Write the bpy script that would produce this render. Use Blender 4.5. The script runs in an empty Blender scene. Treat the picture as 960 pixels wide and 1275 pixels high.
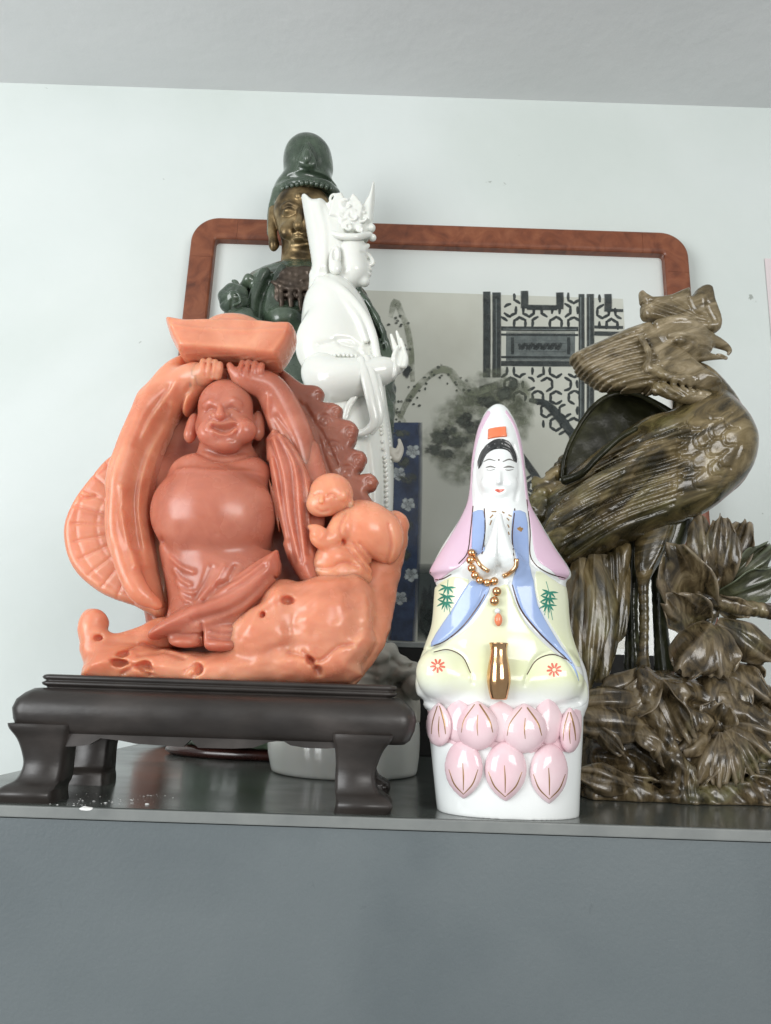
import bpy, bmesh, math, random
import numpy as np
from mathutils import Vector, Matrix
from mathutils.bvhtree import BVHTree

# ---------------------------------------------------------------- camera
F_PX = 958.0                    # focal length in pixels of the 960 x 1275 photograph
PITCH, ROLL = math.radians(13.0), math.radians(1.9)
CAM = np.array([0.0, -0.572, 0.087])          # cabinet top is z = 0, its front edge y = 0
FW = np.array([0, math.cos(PITCH), math.sin(PITCH)])
R0 = np.array([1.0, 0, 0]); U0 = np.array([0, -math.sin(PITCH), math.cos(PITCH)])
RT = math.cos(ROLL)*R0 + math.sin(ROLL)*U0
UP = math.cos(ROLL)*U0 - math.sin(ROLL)*R0

scene = bpy.context.scene
COL = scene.collection
cd = bpy.data.cameras.new('camera'); cam = bpy.data.objects.new('camera', cd); COL.objects.link(cam)
cd.sensor_fit = 'HORIZONTAL'; cd.sensor_width = 36.0; cd.lens = F_PX/960*36.0
cd.clip_start = 0.02; cd.clip_end = 60
m4 = Matrix.Identity(4)
for i in range(3):
    m4[i][0] = RT[i]; m4[i][1] = UP[i]; m4[i][2] = -FW[i]; m4[i][3] = CAM[i]
cam.matrix_world = m4
scene.camera = cam

# ---------------------------------------------------------------- world, lamps, exposure
w = bpy.data.worlds.new('World'); scene.world = w; w.use_nodes = True
bg = w.node_tree.nodes['Background']
bg.inputs[0].default_value = (0.90, 0.96, 1.0, 1); bg.inputs[1].default_value = 0.36

def area(name, loc, target, sx, sy, power, col):
    l = bpy.data.lights.new(name, 'AREA'); l.shape = 'RECTANGLE'; l.size = sx; l.size_y = sy
    l.energy = power; l.color = col
    o = bpy.data.objects.new(name, l); COL.objects.link(o); o.location = loc
    d = Vector(target)-Vector(loc); o.rotation_euler = d.to_track_quat('-Z', 'Y').to_euler()
    return o
area('window_light', (-1.75, -1.45, 0.36), (0.0, 0.25, 0.35), 1.3, 1.3, 40, (0.97, 0.99, 1.0))
area('room_light', (1.1, -2.3, 0.55), (0.05, 0.25, 0.35), 1.3, 0.9, 30, (1.0, 0.985, 0.96))


scene.view_settings.view_transform = 'Standard'; scene.view_settings.look = 'None'
scene.view_settings.exposure = 0.12; scene.view_settings.gamma = 1.0
scene.view_settings.use_curve_mapping = False
scene.render.engine = 'CYCLES'
scene.render.resolution_x = 771; scene.render.resolution_y = 1024

# ---------------------------------------------------------------- pixel helpers
def W(px, py, Y):
    """point where the ray through photo pixel (px, py) meets the upright plane at depth Y"""
    d = FW*F_PX + RT*(px-480.0) - UP*(py-637.5)
    t = (Y-CAM[1])/d[1]
    return CAM + d*t
def scale_at(px, py, Y):        # metres for one photo pixel there
    return float((W(px, py, Y)-CAM) @ FW)/F_PX
def ray(px, py):
    d = FW*F_PX + RT*(px-480.0) - UP*(py-637.5)
    return d/np.linalg.norm(d)
def ground(px, py, z=0.0):
    d = ray(px, py); t = (z-CAM[2])/d[2]
    return CAM + d*t

# ---------------------------------------------------------------- materials
MATS = {}
def new_mat(name):
    m = bpy.data.materials.new(name); m.use_nodes = True
    MATS[name] = m
    return m, m.node_tree.nodes, m.node_tree.links, m.node_tree.nodes['Principled BSDF']
def ramp(nodes, stops, interp='LINEAR'):
    r = nodes.new('ShaderNodeValToRGB'); cr = r.color_ramp; cr.interpolation = interp
    while len(cr.elements) < len(stops): cr.elements.new(0.5)
    for e, (p, c) in zip(cr.elements, stops):
        e.position = p; e.color = (c[0], c[1], c[2], 1)
    return r
def noise_mat(name, stops, scale=8, detail=6, rough=(0.3, 0.5), spec=0.5, metal=0.0, bump=0.0, bump_scale=60,
              sss=0.0, sss_r=(0.01, 0.004, 0.002), coat=0.0, dist=0.0, stretch=(1, 1, 1), rot=(0, 0, 0), nrough=0.55):
    m, N, L, b = new_mat(name)
    tc = N.new('ShaderNodeTexCoord'); mp = N.new('ShaderNodeMapping')
    mp.vector_type = 'TEXTURE'; mp.inputs['Scale'].default_value = [1/q for q in stretch]; mp.inputs['Rotation'].default_value = rot
    L.new(tc.outputs['Object'], mp.inputs['Vector'])
    n = N.new('ShaderNodeTexNoise'); n.inputs['Scale'].default_value = scale; n.inputs['Detail'].default_value = detail
    n.inputs['Roughness'].default_value = nrough; n.inputs['Distortion'].default_value = dist
    L.new(mp.outputs[0], n.inputs['Vector'])
    r = ramp(N, stops); L.new(n.outputs['Fac'], r.inputs[0]); L.new(r.outputs[0], b.inputs['Base Color'])
    n2 = N.new('ShaderNodeTexNoise'); n2.inputs['Scale'].default_value = scale*2.3; n2.inputs['Detail'].default_value = 5
    L.new(tc.outputs['Object'], n2.inputs['Vector'])
    mr = N.new('ShaderNodeMapRange'); mr.inputs[1].default_value = 0.3; mr.inputs[2].default_value = 0.7
    mr.inputs[3].default_value = rough[0]; mr.inputs[4].default_value = rough[1]
    L.new(n2.outputs['Fac'], mr.inputs[0]); L.new(mr.outputs[0], b.inputs['Roughness'])
    b.inputs['Specular IOR Level'].default_value = spec; b.inputs['Metallic'].default_value = metal
    b.inputs['Coat Weight'].default_value = coat; b.inputs['Coat Roughness'].default_value = 0.06
    if sss:
        b.inputs['Subsurface Weight'].default_value = sss; b.inputs['Subsurface Radius'].default_value = sss_r
        b.inputs['Subsurface Scale'].default_value = 1.0
    if bump:
        n3 = N.new('ShaderNodeTexNoise'); n3.inputs['Scale'].default_value = bump_scale; n3.inputs['Detail'].default_value = 6
        L.new(mp.outputs[0], n3.inputs['Vector'])
        bp = N.new('ShaderNodeBump'); bp.inputs['Strength'].default_value = bump; bp.inputs['Distance'].default_value = 0.002
        L.new(n3.outputs['Fac'], bp.inputs['Height']); L.new(bp.outputs[0], b.inputs['Normal'])
    return m

def tint(m, col, scale, lo, hi, amount=1.0):
    """patches of another mineral colour"""
    N, L = m.node_tree.nodes, m.node_tree.links; b = N['Principled BSDF']; src = b.inputs['Base Color'].links[0].from_socket
    tc = N.new('ShaderNodeTexCoord'); n = N.new('ShaderNodeTexNoise'); n.inputs['Scale'].default_value = scale; n.inputs['Detail'].default_value = 5; n.inputs['Distortion'].default_value = 0.6
    L.new(tc.outputs['Object'], n.inputs['Vector']); mr = N.new('ShaderNodeMapRange'); mr.inputs[1].default_value = lo; mr.inputs[2].default_value = hi; mr.inputs[4].default_value = amount
    L.new(n.outputs['Fac'], mr.inputs[0]); mx = N.new('ShaderNodeMix'); mx.data_type = 'RGBA'; mx.blend_type = 'MULTIPLY'; mx.inputs[7].default_value = (*col, 1)
    L.new(mr.outputs[0], mx.inputs[0]); L.new(src, mx.inputs[6]); L.new(mx.outputs[2], b.inputs['Base Color'])
    return m
def crest_highlights(m, col, lo=0.515, hi=0.60, amount=0.8):
    """highlights painted into the colour: paler along the crests"""
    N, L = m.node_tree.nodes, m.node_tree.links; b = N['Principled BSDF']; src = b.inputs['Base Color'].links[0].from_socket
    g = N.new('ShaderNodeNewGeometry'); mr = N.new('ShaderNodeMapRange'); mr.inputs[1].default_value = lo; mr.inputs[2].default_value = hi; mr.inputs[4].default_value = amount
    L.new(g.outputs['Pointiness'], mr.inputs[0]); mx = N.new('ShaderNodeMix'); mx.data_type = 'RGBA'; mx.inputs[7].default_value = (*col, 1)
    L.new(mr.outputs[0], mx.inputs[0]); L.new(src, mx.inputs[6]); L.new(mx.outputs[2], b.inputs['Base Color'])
# ---------------------------------------------------------------- objects
def tag(o, label=None, cat=None, group=None, kind=None):
    if label: o['label'] = label
    if cat: o['category'] = cat
    if group: o['group'] = group
    if kind: o['kind'] = kind
    return o
def empty(name, loc):
    o = bpy.data.objects.new(name, None); COL.objects.link(o); o.location = loc; o.empty_display_size = 0.02
    return o
def link(name, me, mat, parent=None, smooth=True):
    """verts are in world space; a child's mesh is moved to its parent's origin"""
    o = bpy.data.objects.new(name, me); COL.objects.link(o)
    if isinstance(mat, str): mat = MATS[mat]
    if mat and not me.materials: me.materials.append(mat)
    if parent is not None:
        t = Vector((0, 0, 0)); q = parent
        while q is not None:
            t += q.location; q = q.parent
        me.transform(Matrix.Translation(-t)); o.parent = parent
    if smooth: me.polygons.foreach_set('use_smooth', np.ones(len(me.polygons), dtype=bool))
    me.update()
    return o
def pyobj(name, V, Fc, mat, parent=None, smooth=True):
    me = bpy.data.meshes.new(name); me.from_pydata([tuple(map(float, v)) for v in V], [], [tuple(map(int, f)) for f in Fc]); me.update()
    bm = bmesh.new(); bm.from_mesh(me); bmesh.ops.recalc_face_normals(bm, faces=bm.faces); bm.to_mesh(me); bm.free()
    return link(name, me, mat, parent, smooth)
def bmobj(name, bm, mat, parent=None, smooth=False):
    bmesh.ops.recalc_face_normals(bm, faces=bm.faces)
    me = bpy.data.meshes.new(name); bm.to_mesh(me); bm.free()
    return link(name, me, mat, parent, smooth)
def box_bm(lo, hi, bevel=0.0, seg=2, bm=None):
    bm2 = bmesh.new()
    bmesh.ops.create_cube(bm2, size=1.0)
    for v in bm2.verts:
        for i in range(3): v.co[i] = lo[i] + (v.co[i]+0.5)*(hi[i]-lo[i])
    if bevel: bmesh.ops.bevel(bm2, geom=bm2.edges[:], offset=bevel, segments=seg, affect='EDGES', profile=0.6)
    return bm2

# ---------------------------------------------------------------- distance-field sculpting (surface nets)
def catmull(pts, n=5):
    P = np.array(pts, float)
    if len(P) < 3: return P
    Q = np.vstack([2*P[0]-P[1], P, 2*P[-1]-P[-2]]); out = []
    for i in range(1, len(Q)-2):
        a, b, c, d = Q[i-1], Q[i], Q[i+1], Q[i+2]
        for t in np.linspace(0, 1, n, endpoint=False):
            out.append(0.5*((2*b)+(c-a)*t+(2*a-5*b+4*c-d)*t*t+(3*b-a-3*c+d)*t**3))
    out.append(P[-1]); return np.array(out)
def smin(a, b, k):
    if k <= 0: return np.minimum(a, b)
    h = np.maximum(k-np.abs(a-b), 0)/k
    return np.minimum(a, b)-h*h*k*0.25
def rot_y(a):
    a = math.radians(a); c, s = math.cos(a), math.sin(a)
    return np.array([[c, 0, s], [0, 1, 0], [-s, 0, c]])
def rot_z(a):
    a = math.radians(a); c, s = math.cos(a), math.sin(a)
    return np.array([[c, -s, 0], [s, c, 0], [0, 0, 1]])
def rot_x(a):
    a = math.radians(a); c, s = math.cos(a), math.sin(a)
    return np.array([[1, 0, 0], [0, c, -s], [0, s, c]])
def poly_sd(x, z, P):
    """signed distance to a closed 2-D polygon"""
    d = np.full(x.shape, 1e9); inside = np.zeros(x.shape, bool); n = len(P)
    for i in range(n):
        ax, az = P[i]; bx, bz = P[(i+1) % n]
        ex, ez = bx-ax, bz-az; wx, wz = x-ax, z-az
        h = np.clip((wx*ex+wz*ez)/(ex*ex+ez*ez+1e-18), 0, 1)
        d = np.minimum(d, (wx-ex*h)**2+(wz-ez*h)**2)
        c = (az > z) != (bz > z)
        if abs(ez) > 1e-12: inside ^= c & (x < ax+ex*(z-az)/ez)
    d = np.sqrt(d); return np.where(inside, -d, d)
def line_d2(x, z, P):
    d = np.full(x.shape, 1e9)
    for i in range(len(P)-1):
        ax, az = P[i]; ex, ez = P[i+1]-P[i]; wx, wz = x-ax, z-az
        h = np.clip((wx*ex+wz*ez)/(ex*ex+ez*ez+1e-18), 0, 1)
        d = np.minimum(d, (wx-ex*h)**2+(wz-ez*h)**2)
    return d

class Raster:
    """a function of (x, z) sampled once on a grid and looked up bilinearly"""
    def __init__(self, fn, lo, hi, h):
        n = np.maximum(np.ceil((np.array(hi)-np.array(lo))/h).astype(int)+2, 2); self.lo = np.array(lo); self.h = h; self.n = n
        X, Z = np.meshgrid(lo[0]+np.arange(n[0])*h, lo[1]+np.arange(n[1])*h, indexing='ij'); self.g = fn(X.ravel(), Z.ravel()).reshape(n[0], n[1]).astype(np.float32); self.l0 = np.float32(lo[0]); self.l1 = np.float32(lo[1]); self.ih = np.float32(1/h)
    def __call__(self, x, z):
        u = np.clip((x-self.l0)*self.ih, 0, np.float32(self.n[0]-1.01)); v = np.clip((z-self.l1)*self.ih, 0, np.float32(self.n[1]-1.01))
        i = u.astype(np.int32); j = v.astype(np.int32); u = u-i; v = v-j; g = self.g
        nz = self.n[1]; g = g.ravel(); q = i*nz+j; a = g[q]; b = g[q+nz]; c = g[q+1]; e = g[q+nz+1]
        a = a+(b-a)*u; c = c+(e-c)*u; return a+(c-a)*v

class Sculpt:
    """shapes given in photo pixels about an upright plane Y0; d = pixels towards the viewer, k = blend in pixels"""
    def __init__(self, Y0, at):
        self.Y0 = Y0; self.s = scale_at(at[0], at[1], Y0); self.ops = []; self.big = 40*self.s
    def P(self, px, py, d=0): return W(px, py, self.Y0-d*self.s)
    def copy(self):
        q = Sculpt.__new__(Sculpt); q.Y0 = self.Y0; q.s = self.s; q.big = self.big; q.ops = list(self.ops); q.LO = (); return q
    def add(self, lo, hi, f, k, sub=False):
        k = k*self.s; m = k+4*self.s
        if sub: g = lambda p, d: -smin(-d, f(p), k)
        else: g = lambda p, d: smin(d, f(p), k)
        self.ops.append((np.array(lo)-m, np.array(hi)+m, g, not sub))
    def e(self, px, py, d, rx, rz, ry, ang=0, yaw=0, tilt=0, k=4, sub=False):
        c = self.P(px, py, d); r = np.array([rx, ry, rz])*self.s
        R = rot_y(ang) @ rot_z(yaw) @ rot_x(tilt)
        cf, Rf, ir = c.astype(np.float32), R.astype(np.float32), (1/r).astype(np.float32)
        def f(p):
            q = (p-cf) @ Rf; q = q*ir; k0 = np.sqrt(np.einsum('ij,ij->i', q, q))+1e-9; q = q*ir; k1 = np.sqrt(np.einsum('ij,ij->i', q, q))+1e-9
            return k0*(k0-1)/k1
        ext = np.sqrt(((R*r)**2).sum(1)); self.add(c-ext, c+ext, f, k, sub)
    def c(self, pts, k=3, flat=1.0, sub=False, n=4, kin=0):
        """tapering tube through (px, py, d, radius); flat squashes it front to back"""
        A = catmull(pts, n) if len(pts) > 2 else np.array(pts, float)
        C = np.array([self.P(*a[:3]) for a in A]); r = A[:, 3]*self.s; sc = np.array([1, 1/flat, 1])
        kk = kin*self.s; sc = sc.astype(np.float32); Q = (C*sc).astype(np.float32); r = r.astype(np.float32); mg = (k+kin+6)*self.s+r.max()*0
        rr = np.maximum(r[1:], r[:-1])[:, None]*np.array([1, max(1, flat), 1])+mg
        slo = np.minimum(C[1:], C[:-1])-rr; shi = np.maximum(C[1:], C[:-1])+rr; far = self.big
        def f(p):
            d = None; q = p*sc; plo, phi = p.min(0), p.max(0)
            use = np.nonzero(~((slo > phi).any(1) | (shi < plo).any(1)))[0]
            if not len(use): return np.full(len(p), far)
            for i in use:
                ba = Q[i+1]-Q[i]; pa = q-Q[i]
                h = np.clip((pa @ ba)*np.float32(1/(ba @ ba+1e-18)), 0, 1)
                pa -= h[:, None]*ba; di = np.sqrt(np.einsum('ij,ij->i', pa, pa))-(r[i]+(r[i+1]-r[i])*h)
                d = di if d is None else smin(d, di, kk)
            return d*min(1.0, flat) if flat < 1 else d
        self.add((C-r[:, None]*max(1, flat)).min(0), (C+r[:, None]*max(1, flat)).max(0), f, k, sub)
    def poly(self, pts, d, T, w, k=3, sub=False, smooth=0, slope=(0, 0), back=1.0):
        """pillow: outline in pixels at depth d, half thickness T reached w pixels in from the rim;
        slope = (per px right, per px down) bends the plate towards the viewer"""
        A = np.array(pts, float)
        if smooth: A = catmull(np.vstack([A, A[:1]]), smooth)[:-1]
        C = np.array([self.P(a[0], a[1], d) for a in A]); Q = C[:, [0, 2]]; s = self.s
        yc = self.Y0-d*s; T *= s; w *= s; cx, cz = Q.mean(0)
        ext = abs(slope[0])*np.ptp(Q[:, 0])+abs(slope[1])*np.ptp(Q[:, 1])
        mg = (k+20)*s
        ras = Raster(lambda x, z: poly_sd(x, z, Q), Q.min(0)-mg, Q.max(0)+mg, 1.0*s)
        def f(p):
            sd = ras(p[:, 0], p[:, 2])
            t = np.clip(-sd/w, 0, 1); t = np.sqrt(np.maximum(1-(1-t)**2, 0))*T
            y = p[:, 1]-yc+slope[0]*(p[:, 0]-cx)-slope[1]*(p[:, 2]-cz)
            th = np.where(y > 0, t*back, t)
            return np.where(sd > 0, np.sqrt(sd*sd+y*y), np.maximum(np.abs(y)-th, sd*0.7)*0.8)
        lo = np.array([Q[:, 0].min(), yc-T-ext, Q[:, 1].min()]); hi = np.array([Q[:, 0].max(), yc+T*max(back, 1)+ext, Q[:, 1].max()])
        self.add(lo, hi, f, k, sub)
    def loft(self, rows, k=3, power=2.0, sub=False):
        """rows of (py, xl, xr, half depth px, d of centre), from top to bottom: superelliptic sections"""
        A = np.array(rows, float); Z, X, H, D, Yc = [], [], [], [], []
        for py, xl, xr, hd, d in A:
            a, b = self.P(xl, py, d), self.P(xr, py, d)
            Z.append((a[2]+b[2])/2); X.append((a[0]+b[0])/2); H.append(abs(b[0]-a[0])/2); D.append(hd*self.s); Yc.append(a[1])
        Z, X, H, D, Yc = [np.array(v[::-1]) for v in (Z, X, H, D, Yc)]
        t = np.arange(len(Z)); cm = catmull(np.column_stack([Z, X, H, D, Yc]), 5)
        o = np.argsort(cm[:, 0]); cm = cm[o]
        def f(p):
            z = p[:, 2]; x = np.interp(z, cm[:, 0], cm[:, 1]); h = np.maximum(np.interp(z, cm[:, 0], cm[:, 2]), 1e-5)
            dd = np.maximum(np.interp(z, cm[:, 0], cm[:, 3]), 1e-5); y = np.interp(z, cm[:, 0], cm[:, 4])
            q = (np.abs((p[:, 0]-x)/h)**power+np.abs((p[:, 1]-y)/dd)**power)**(1/power)
            d = (q-1)*np.minimum(h, dd)
            return np.maximum(d, np.maximum(cm[0, 0]-z, z-cm[-1, 0]))
        lo = (cm[:, 1]-cm[:, 2]).min(), (cm[:, 4]-cm[:, 3]).min(), cm[0, 0]
        hi = (cm[:, 1]+cm[:, 2]).max(), (cm[:, 4]+cm[:, 3]).max(), cm[-1, 0]
        self.add(lo, hi, f, k, sub)
    def carve(self, pts, amp, wd, d=0, n=4, dr=None):
        """groove (amp > 0) or ridge (amp < 0) along a line of pixels lying at depth d"""
        A = catmull(pts, n) if len(pts) > 2 else np.array(pts, float)
        C = np.array([self.P(a[0], a[1], d) for a in A]); Q = C[:, [0, 2]]; amp *= self.s; wd *= self.s
        lo = np.array([Q[:, 0].min()-2.6*wd, -9, Q[:, 1].min()-2.6*wd]); hi = np.array([Q[:, 0].max()+2.6*wd, 9, Q[:, 1].max()+2.6*wd])
        if dr is not None:       # only between two depths
            hi[1] = self.Y0-dr[0]*self.s; lo[1] = self.Y0-dr[1]*self.s
        y0, y1 = lo[1], hi[1]
        ras = Raster(lambda x, z: amp*np.exp(-line_d2(x, z, Q)/(wd*wd)), lo[[0, 2]], hi[[0, 2]], 0.6*self.s)
        def g(p, v):
            a = ras(p[:, 0], p[:, 2])
            a = np.where((p[:, 0] < lo[0]) | (p[:, 0] > hi[0]) | (p[:, 2] < lo[2]) | (p[:, 2] > hi[2]), 0, a)
            if dr is not None: a = a*np.clip((y1-p[:, 1])/(3*wd), 0, 1)*np.clip((p[:, 1]-y0)/(3*wd), 0, 1)
            return v+a
        self.ops.append((lo, hi, g, False))
    def field(self, lo, hi, g):
        self.ops.append((np.array(lo), np.array(hi), g, False))
    def floor(self, z):
        self.ops.append((np.full(3, -9.), np.full(3, 9.), lambda p, d: np.maximum(d, z-p[:, 2]), False))
    def noise(self, amp, wl, seed=0):
        amp *= self.s; rng = np.random.RandomState(seed); wl *= self.s
        K = rng.normal(size=(7, 3)); K = K/np.linalg.norm(K, axis=1)[:, None]*(2*math.pi/wl)*rng.uniform(0.6, 1.7, (7, 1)); ph = rng.uniform(0, 6.3, 7).astype(np.float32)
        KT = K.T.astype(np.float32); one = np.full(7, amp/2.6, np.float32)
        self.ops.append((np.full(3, -9.), np.full(3, 9.), lambda p, d: d+np.sin(p @ KT+ph) @ one, False))
    def eval(self, p):
        d = np.full(len(p), self.big, np.float32); lo, hi = p.min(0), p.max(0); p = p.astype(np.float32)
        if len(getattr(self, 'LO', ())) != len(self.ops):
            self.LO = np.array([o[0] for o in self.ops]); self.HI = np.array([o[1] for o in self.ops])
        for i in np.nonzero(((self.LO <= hi) & (self.HI >= lo)).all(1))[0]: d = self.ops[i][2](p, d)
        return d
    def build(self, name, mat, parent, vox=1.0):
        h = vox*1.25*self.s; M = 16
        U = [(a, b) for a, b, g, u in self.ops if u]
        lo = np.min([a for a, b in U], 0)-2*h; hi = np.max([b for a, b in U], 0)+2*h
        UL = np.array([a for a, b in U]); UH = np.array([b for a, b in U])
        nb = np.ceil((hi-lo)/(M*h)).astype(int); NC = (nb+2)*M
        g1 = np.arange(M+1); GI = np.stack(np.meshgrid(g1, g1, g1, indexing='ij'), -1)
        g0 = np.array([-0.06, 0.25, 0.5, 0.75, 1.06])*M; G0 = np.stack(np.meshgrid(g0, g0, g0, indexing='ij'), -1).reshape(-1, 3)
        keys, pos, quads = [], [], []
        key = lambda I: (I[:, 0]*NC[1]+I[:, 1])*NC[2]+I[:, 2]
        E = [(a, b) for a in range(8) for b in range(a+1, 8) if bin(a ^ b).count('1') == 1]
        off = np.array([[(c >> 2) & 1, (c >> 1) & 1, c & 1] for c in range(8)])
        for bi in np.ndindex(*nb):
            base = np.array(bi)*M; blo = lo+base*h; bhi = blo+M*h
            if not ((UL <= bhi) & (UH >= blo)).all(1).any(): continue
            v = self.eval(blo+G0*h)
            if (v > 0).all() and v.min() > 0.45*M*h: continue
            if (v < 0).all() and v.max() < -0.45*M*h: continue
            v = self.eval((blo+GI.reshape(-1, 3)*h)).reshape(M+1, M+1, M+1)
            s = v < 0
            if s.all() or not s.any(): continue
            cs = np.stack([s[o[0]:M+o[0], o[1]:M+o[1], o[2]:M+o[2]] for o in off], -1)
            n = cs.sum(-1); I = np.argwhere((n > 0) & (n < 8))
            if len(I):
                cv = np.stack([v[I[:, 0]+o[0], I[:, 1]+o[1], I[:, 2]+o[2]] for o in off], -1)
                acc = np.zeros((len(I), 3)); cnt = np.zeros(len(I))
                for a, b in E:
                    va, vb = cv[:, a], cv[:, b]; x = (va < 0) != (vb < 0)
                    t = np.where(x, va/(va-vb+1e-30), 0)
                    acc += np.where(x[:, None], off[a]+t[:, None]*(off[b]-off[a]), 0); cnt += x
                pos.append(blo+(I+acc/cnt[:, None])*h); keys.append(key(I+base+1))
            for ax in range(3):
                s1 = s[1:, :M, :M] if ax == 0 else (s[:M, 1:, :M] if ax == 1 else s[:M, :M, 1:])
                s0 = s[:M, :M, :M]
                J = np.argwhere(s0 != s1)
                if not len(J): continue
                u, w_ = (ax+1) % 3, (ax+2) % 3
                du = np.zeros(3, int); du[u] = 1; dw = np.zeros(3, int); dw[w_] = 1
                B = J+base+1; q = np.stack([key(B), key(B-du), key(B-du-dw), key(B-dw)], 1)
                fl = s0[J[:, 0], J[:, 1], J[:, 2]]
                q[~fl] = q[~fl][:, ::-1]; quads.append(q)
        keys = np.concatenate(keys); pos = np.concatenate(pos); quads = np.concatenate(quads)
        o = np.argsort(keys); keys = keys[o]; pos = pos[o]
        ix = np.searchsorted(keys, quads); ix = np.minimum(ix, len(keys)-1)
        ok = (keys[ix] == quads).all(1); ix = ix[ok]
        # one pass of smoothing takes the stair-steps out
        acc = np.zeros_like(pos); cnt = np.zeros(len(pos))
        for a, b in ((0, 1), (1, 2), (2, 3), (3, 0)):
            for q in range(3): acc[:, q] += np.bincount(ix[:, a], weights=pos[ix[:, b], q], minlength=len(pos))
            cnt += np.bincount(ix[:, a], minlength=len(pos))
        m = cnt > 0; pos[m] = pos[m]*0.5+0.5*acc[m]/cnt[m][:, None]
        me = bpy.data.meshes.new(name); me.vertices.add(len(pos)); me.vertices.foreach_set('co', pos.astype(np.float32).ravel())
        me.loops.add(len(ix)*4); me.loops.foreach_set('vertex_index', ix.astype(np.int32).ravel())
        me.polygons.add(len(ix)); me.polygons.foreach_set('loop_start', np.arange(len(ix), dtype=np.int32)*4)
        me.update(calc_edges=True); me.validate()
        return link(name, me, mat, parent)

# ---------------------------------------------------------------- thin painted strokes, tubes, sheets
def bvh_of(objs):
    V, Fc = [], []
    for o in objs:
        n = len(V); t = Vector((0, 0, 0)); q = o
        while q is not None: t += q.location; q = q.parent
        V += [v.co+t for v in o.data.vertices]; Fc += [[i+n for i in p.vertices] for p in o.data.polygons]
    return BVHTree.FromPolygons(V, Fc)
def hit(bvh, px, py):
    r = bvh.ray_cast(Vector(CAM), Vector(ray(px, py)))
    return (np.array(r[0]), np.array(r[1])) if r[0] is not None else (None, None)
def strokes(name, lines, bvh, mat, parent, lift=0.00025):
    """lines of (px, py, half width px) laid on the surface the camera ray meets, as slightly raised paint"""
    V, Fc = [], []
    for ln in lines:
        A = catmull(ln, 5) if len(ln) > 2 else np.array(ln, float)
        T = np.gradient(A[:, :2], axis=0); T /= np.linalg.norm(T, axis=1)[:, None]+1e-9
        row = []
        for a, t in zip(A, T):
            nx, ny = -t[1], t[0]; ps = []
            for u in (-1, 0, 1):
                p, nn = hit(bvh, a[0]+nx*a[2]*u, a[1]+ny*a[2]*u)
                if p is None: ps = None; break
                ps.append(p+nn*lift*(1 if u == 0 else 0.3))
            if ps is None:
                row.append(None); continue
            i = len(V); V += ps; row.append(i)
        for a, b in zip(row[:-1], row[1:]):
            if a is None or b is None: continue
            Fc += [(a, b, b+1, a+1), (a+1, b+1, b+2, a+2)]
    if not Fc: return None
    return pyobj(name, V, Fc, mat, parent)
def tube_mesh(C, r, seg=8, sq=1.0):
    C = np.array(C, float); r = np.broadcast_to(np.array(r, float), (len(C),)); V, Fc = [], []
    T = np.gradient(C, axis=0); T /= np.linalg.norm(T, axis=1)[:, None]+1e-12
    a = np.array([0.13, -1, 0.21])
    for i in range(len(C)):
        u = np.cross(T[i], a); u /= np.linalg.norm(u)+1e-12; v = np.cross(T[i], u)
        for j in range(seg):
            th = 2*math.pi*j/seg; V.append(C[i]+r[i]*(math.cos(th)*u+math.sin(th)*v*sq))
    for i in range(len(C)-1):
        for j in range(seg):
            Fc.append((i*seg+j, i*seg+(j+1) % seg, (i+1)*seg+(j+1) % seg, (i+1)*seg+j))
    Fc.append(tuple(range(seg))); Fc.append(tuple((len(C)-1)*seg+j for j in range(seg)))
    return V, Fc
def sphere_mesh(c, r, seg=14, ring=9):
    V, Fc = [], []; c = np.array(c, float); r = np.broadcast_to(np.array(r, float), (3,))
    for i in range(ring+1):
        ph = math.pi*i/ring
        for j in range(seg):
            th = 2*math.pi*j/seg; V.append(c+r*np.array([math.sin(ph)*math.cos(th), math.sin(ph)*math.sin(th), math.cos(ph)]))
    for i in range(ring):
        for j in range(seg): Fc.append((i*seg+j, i*seg+(j+1) % seg, (i+1)*seg+(j+1) % seg, (i+1)*seg+j))
    return V, Fc
def lathe_mesh(c, prof, seg=40, sy=1.0):
    V, Fc = [], []
    for r, z in prof:
        for j in range(seg):
            th = 2*math.pi*j/seg; V.append((c[0]+r*math.cos(th), c[1]+r*sy*math.sin(th), c[2]+z))
    for i in range(len(prof)-1):
        for j in range(seg): Fc.append((i*seg+j, i*seg+(j+1) % seg, (i+1)*seg+(j+1) % seg, (i+1)*seg+j))
    Fc.append(tuple(range(seg))); Fc.append(tuple((len(prof)-1)*seg+j for j in range(seg)))
    return V, Fc
# ================================================================ wall, ceiling, cabinet
noise_mat('wall_paint', [(0.3, (0.655, 0.70, 0.68)), (0.7, (0.70, 0.74, 0.72))], scale=3, rough=(0.75, 0.9), spec=0.2, bump=0.55, bump_scale=22)
tint(MATS['wall_paint'], (0.45, 0.45, 0.42), 34, 0.735, 0.77, 0.8); tint(MATS['wall_paint'], (0.93, 0.94, 0.92), 1.6, 0.45, 0.65, 1.0)
noise_mat('ceiling_paint', [(0.3, (0.70, 0.71, 0.705)), (0.7, (0.75, 0.755, 0.75))], scale=3, rough=(0.8, 0.9), spec=0.2, bump=0.7, bump_scale=26)
noise_mat('cabinet_laminate', [(0.3, (0.112, 0.132, 0.138)), (0.7, (0.128, 0.147, 0.152))], scale=9, rough=(0.42, 0.55), spec=0.4, bump=0.12, bump_scale=420)
tint(MATS['cabinet_laminate'], (0.86, 0.87, 0.88), 5, 0.46, 0.64, 1.0); tint(MATS['cabinet_laminate'], (0.7, 0.7, 0.7), 60, 0.70, 0.76, 0.7)
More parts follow.
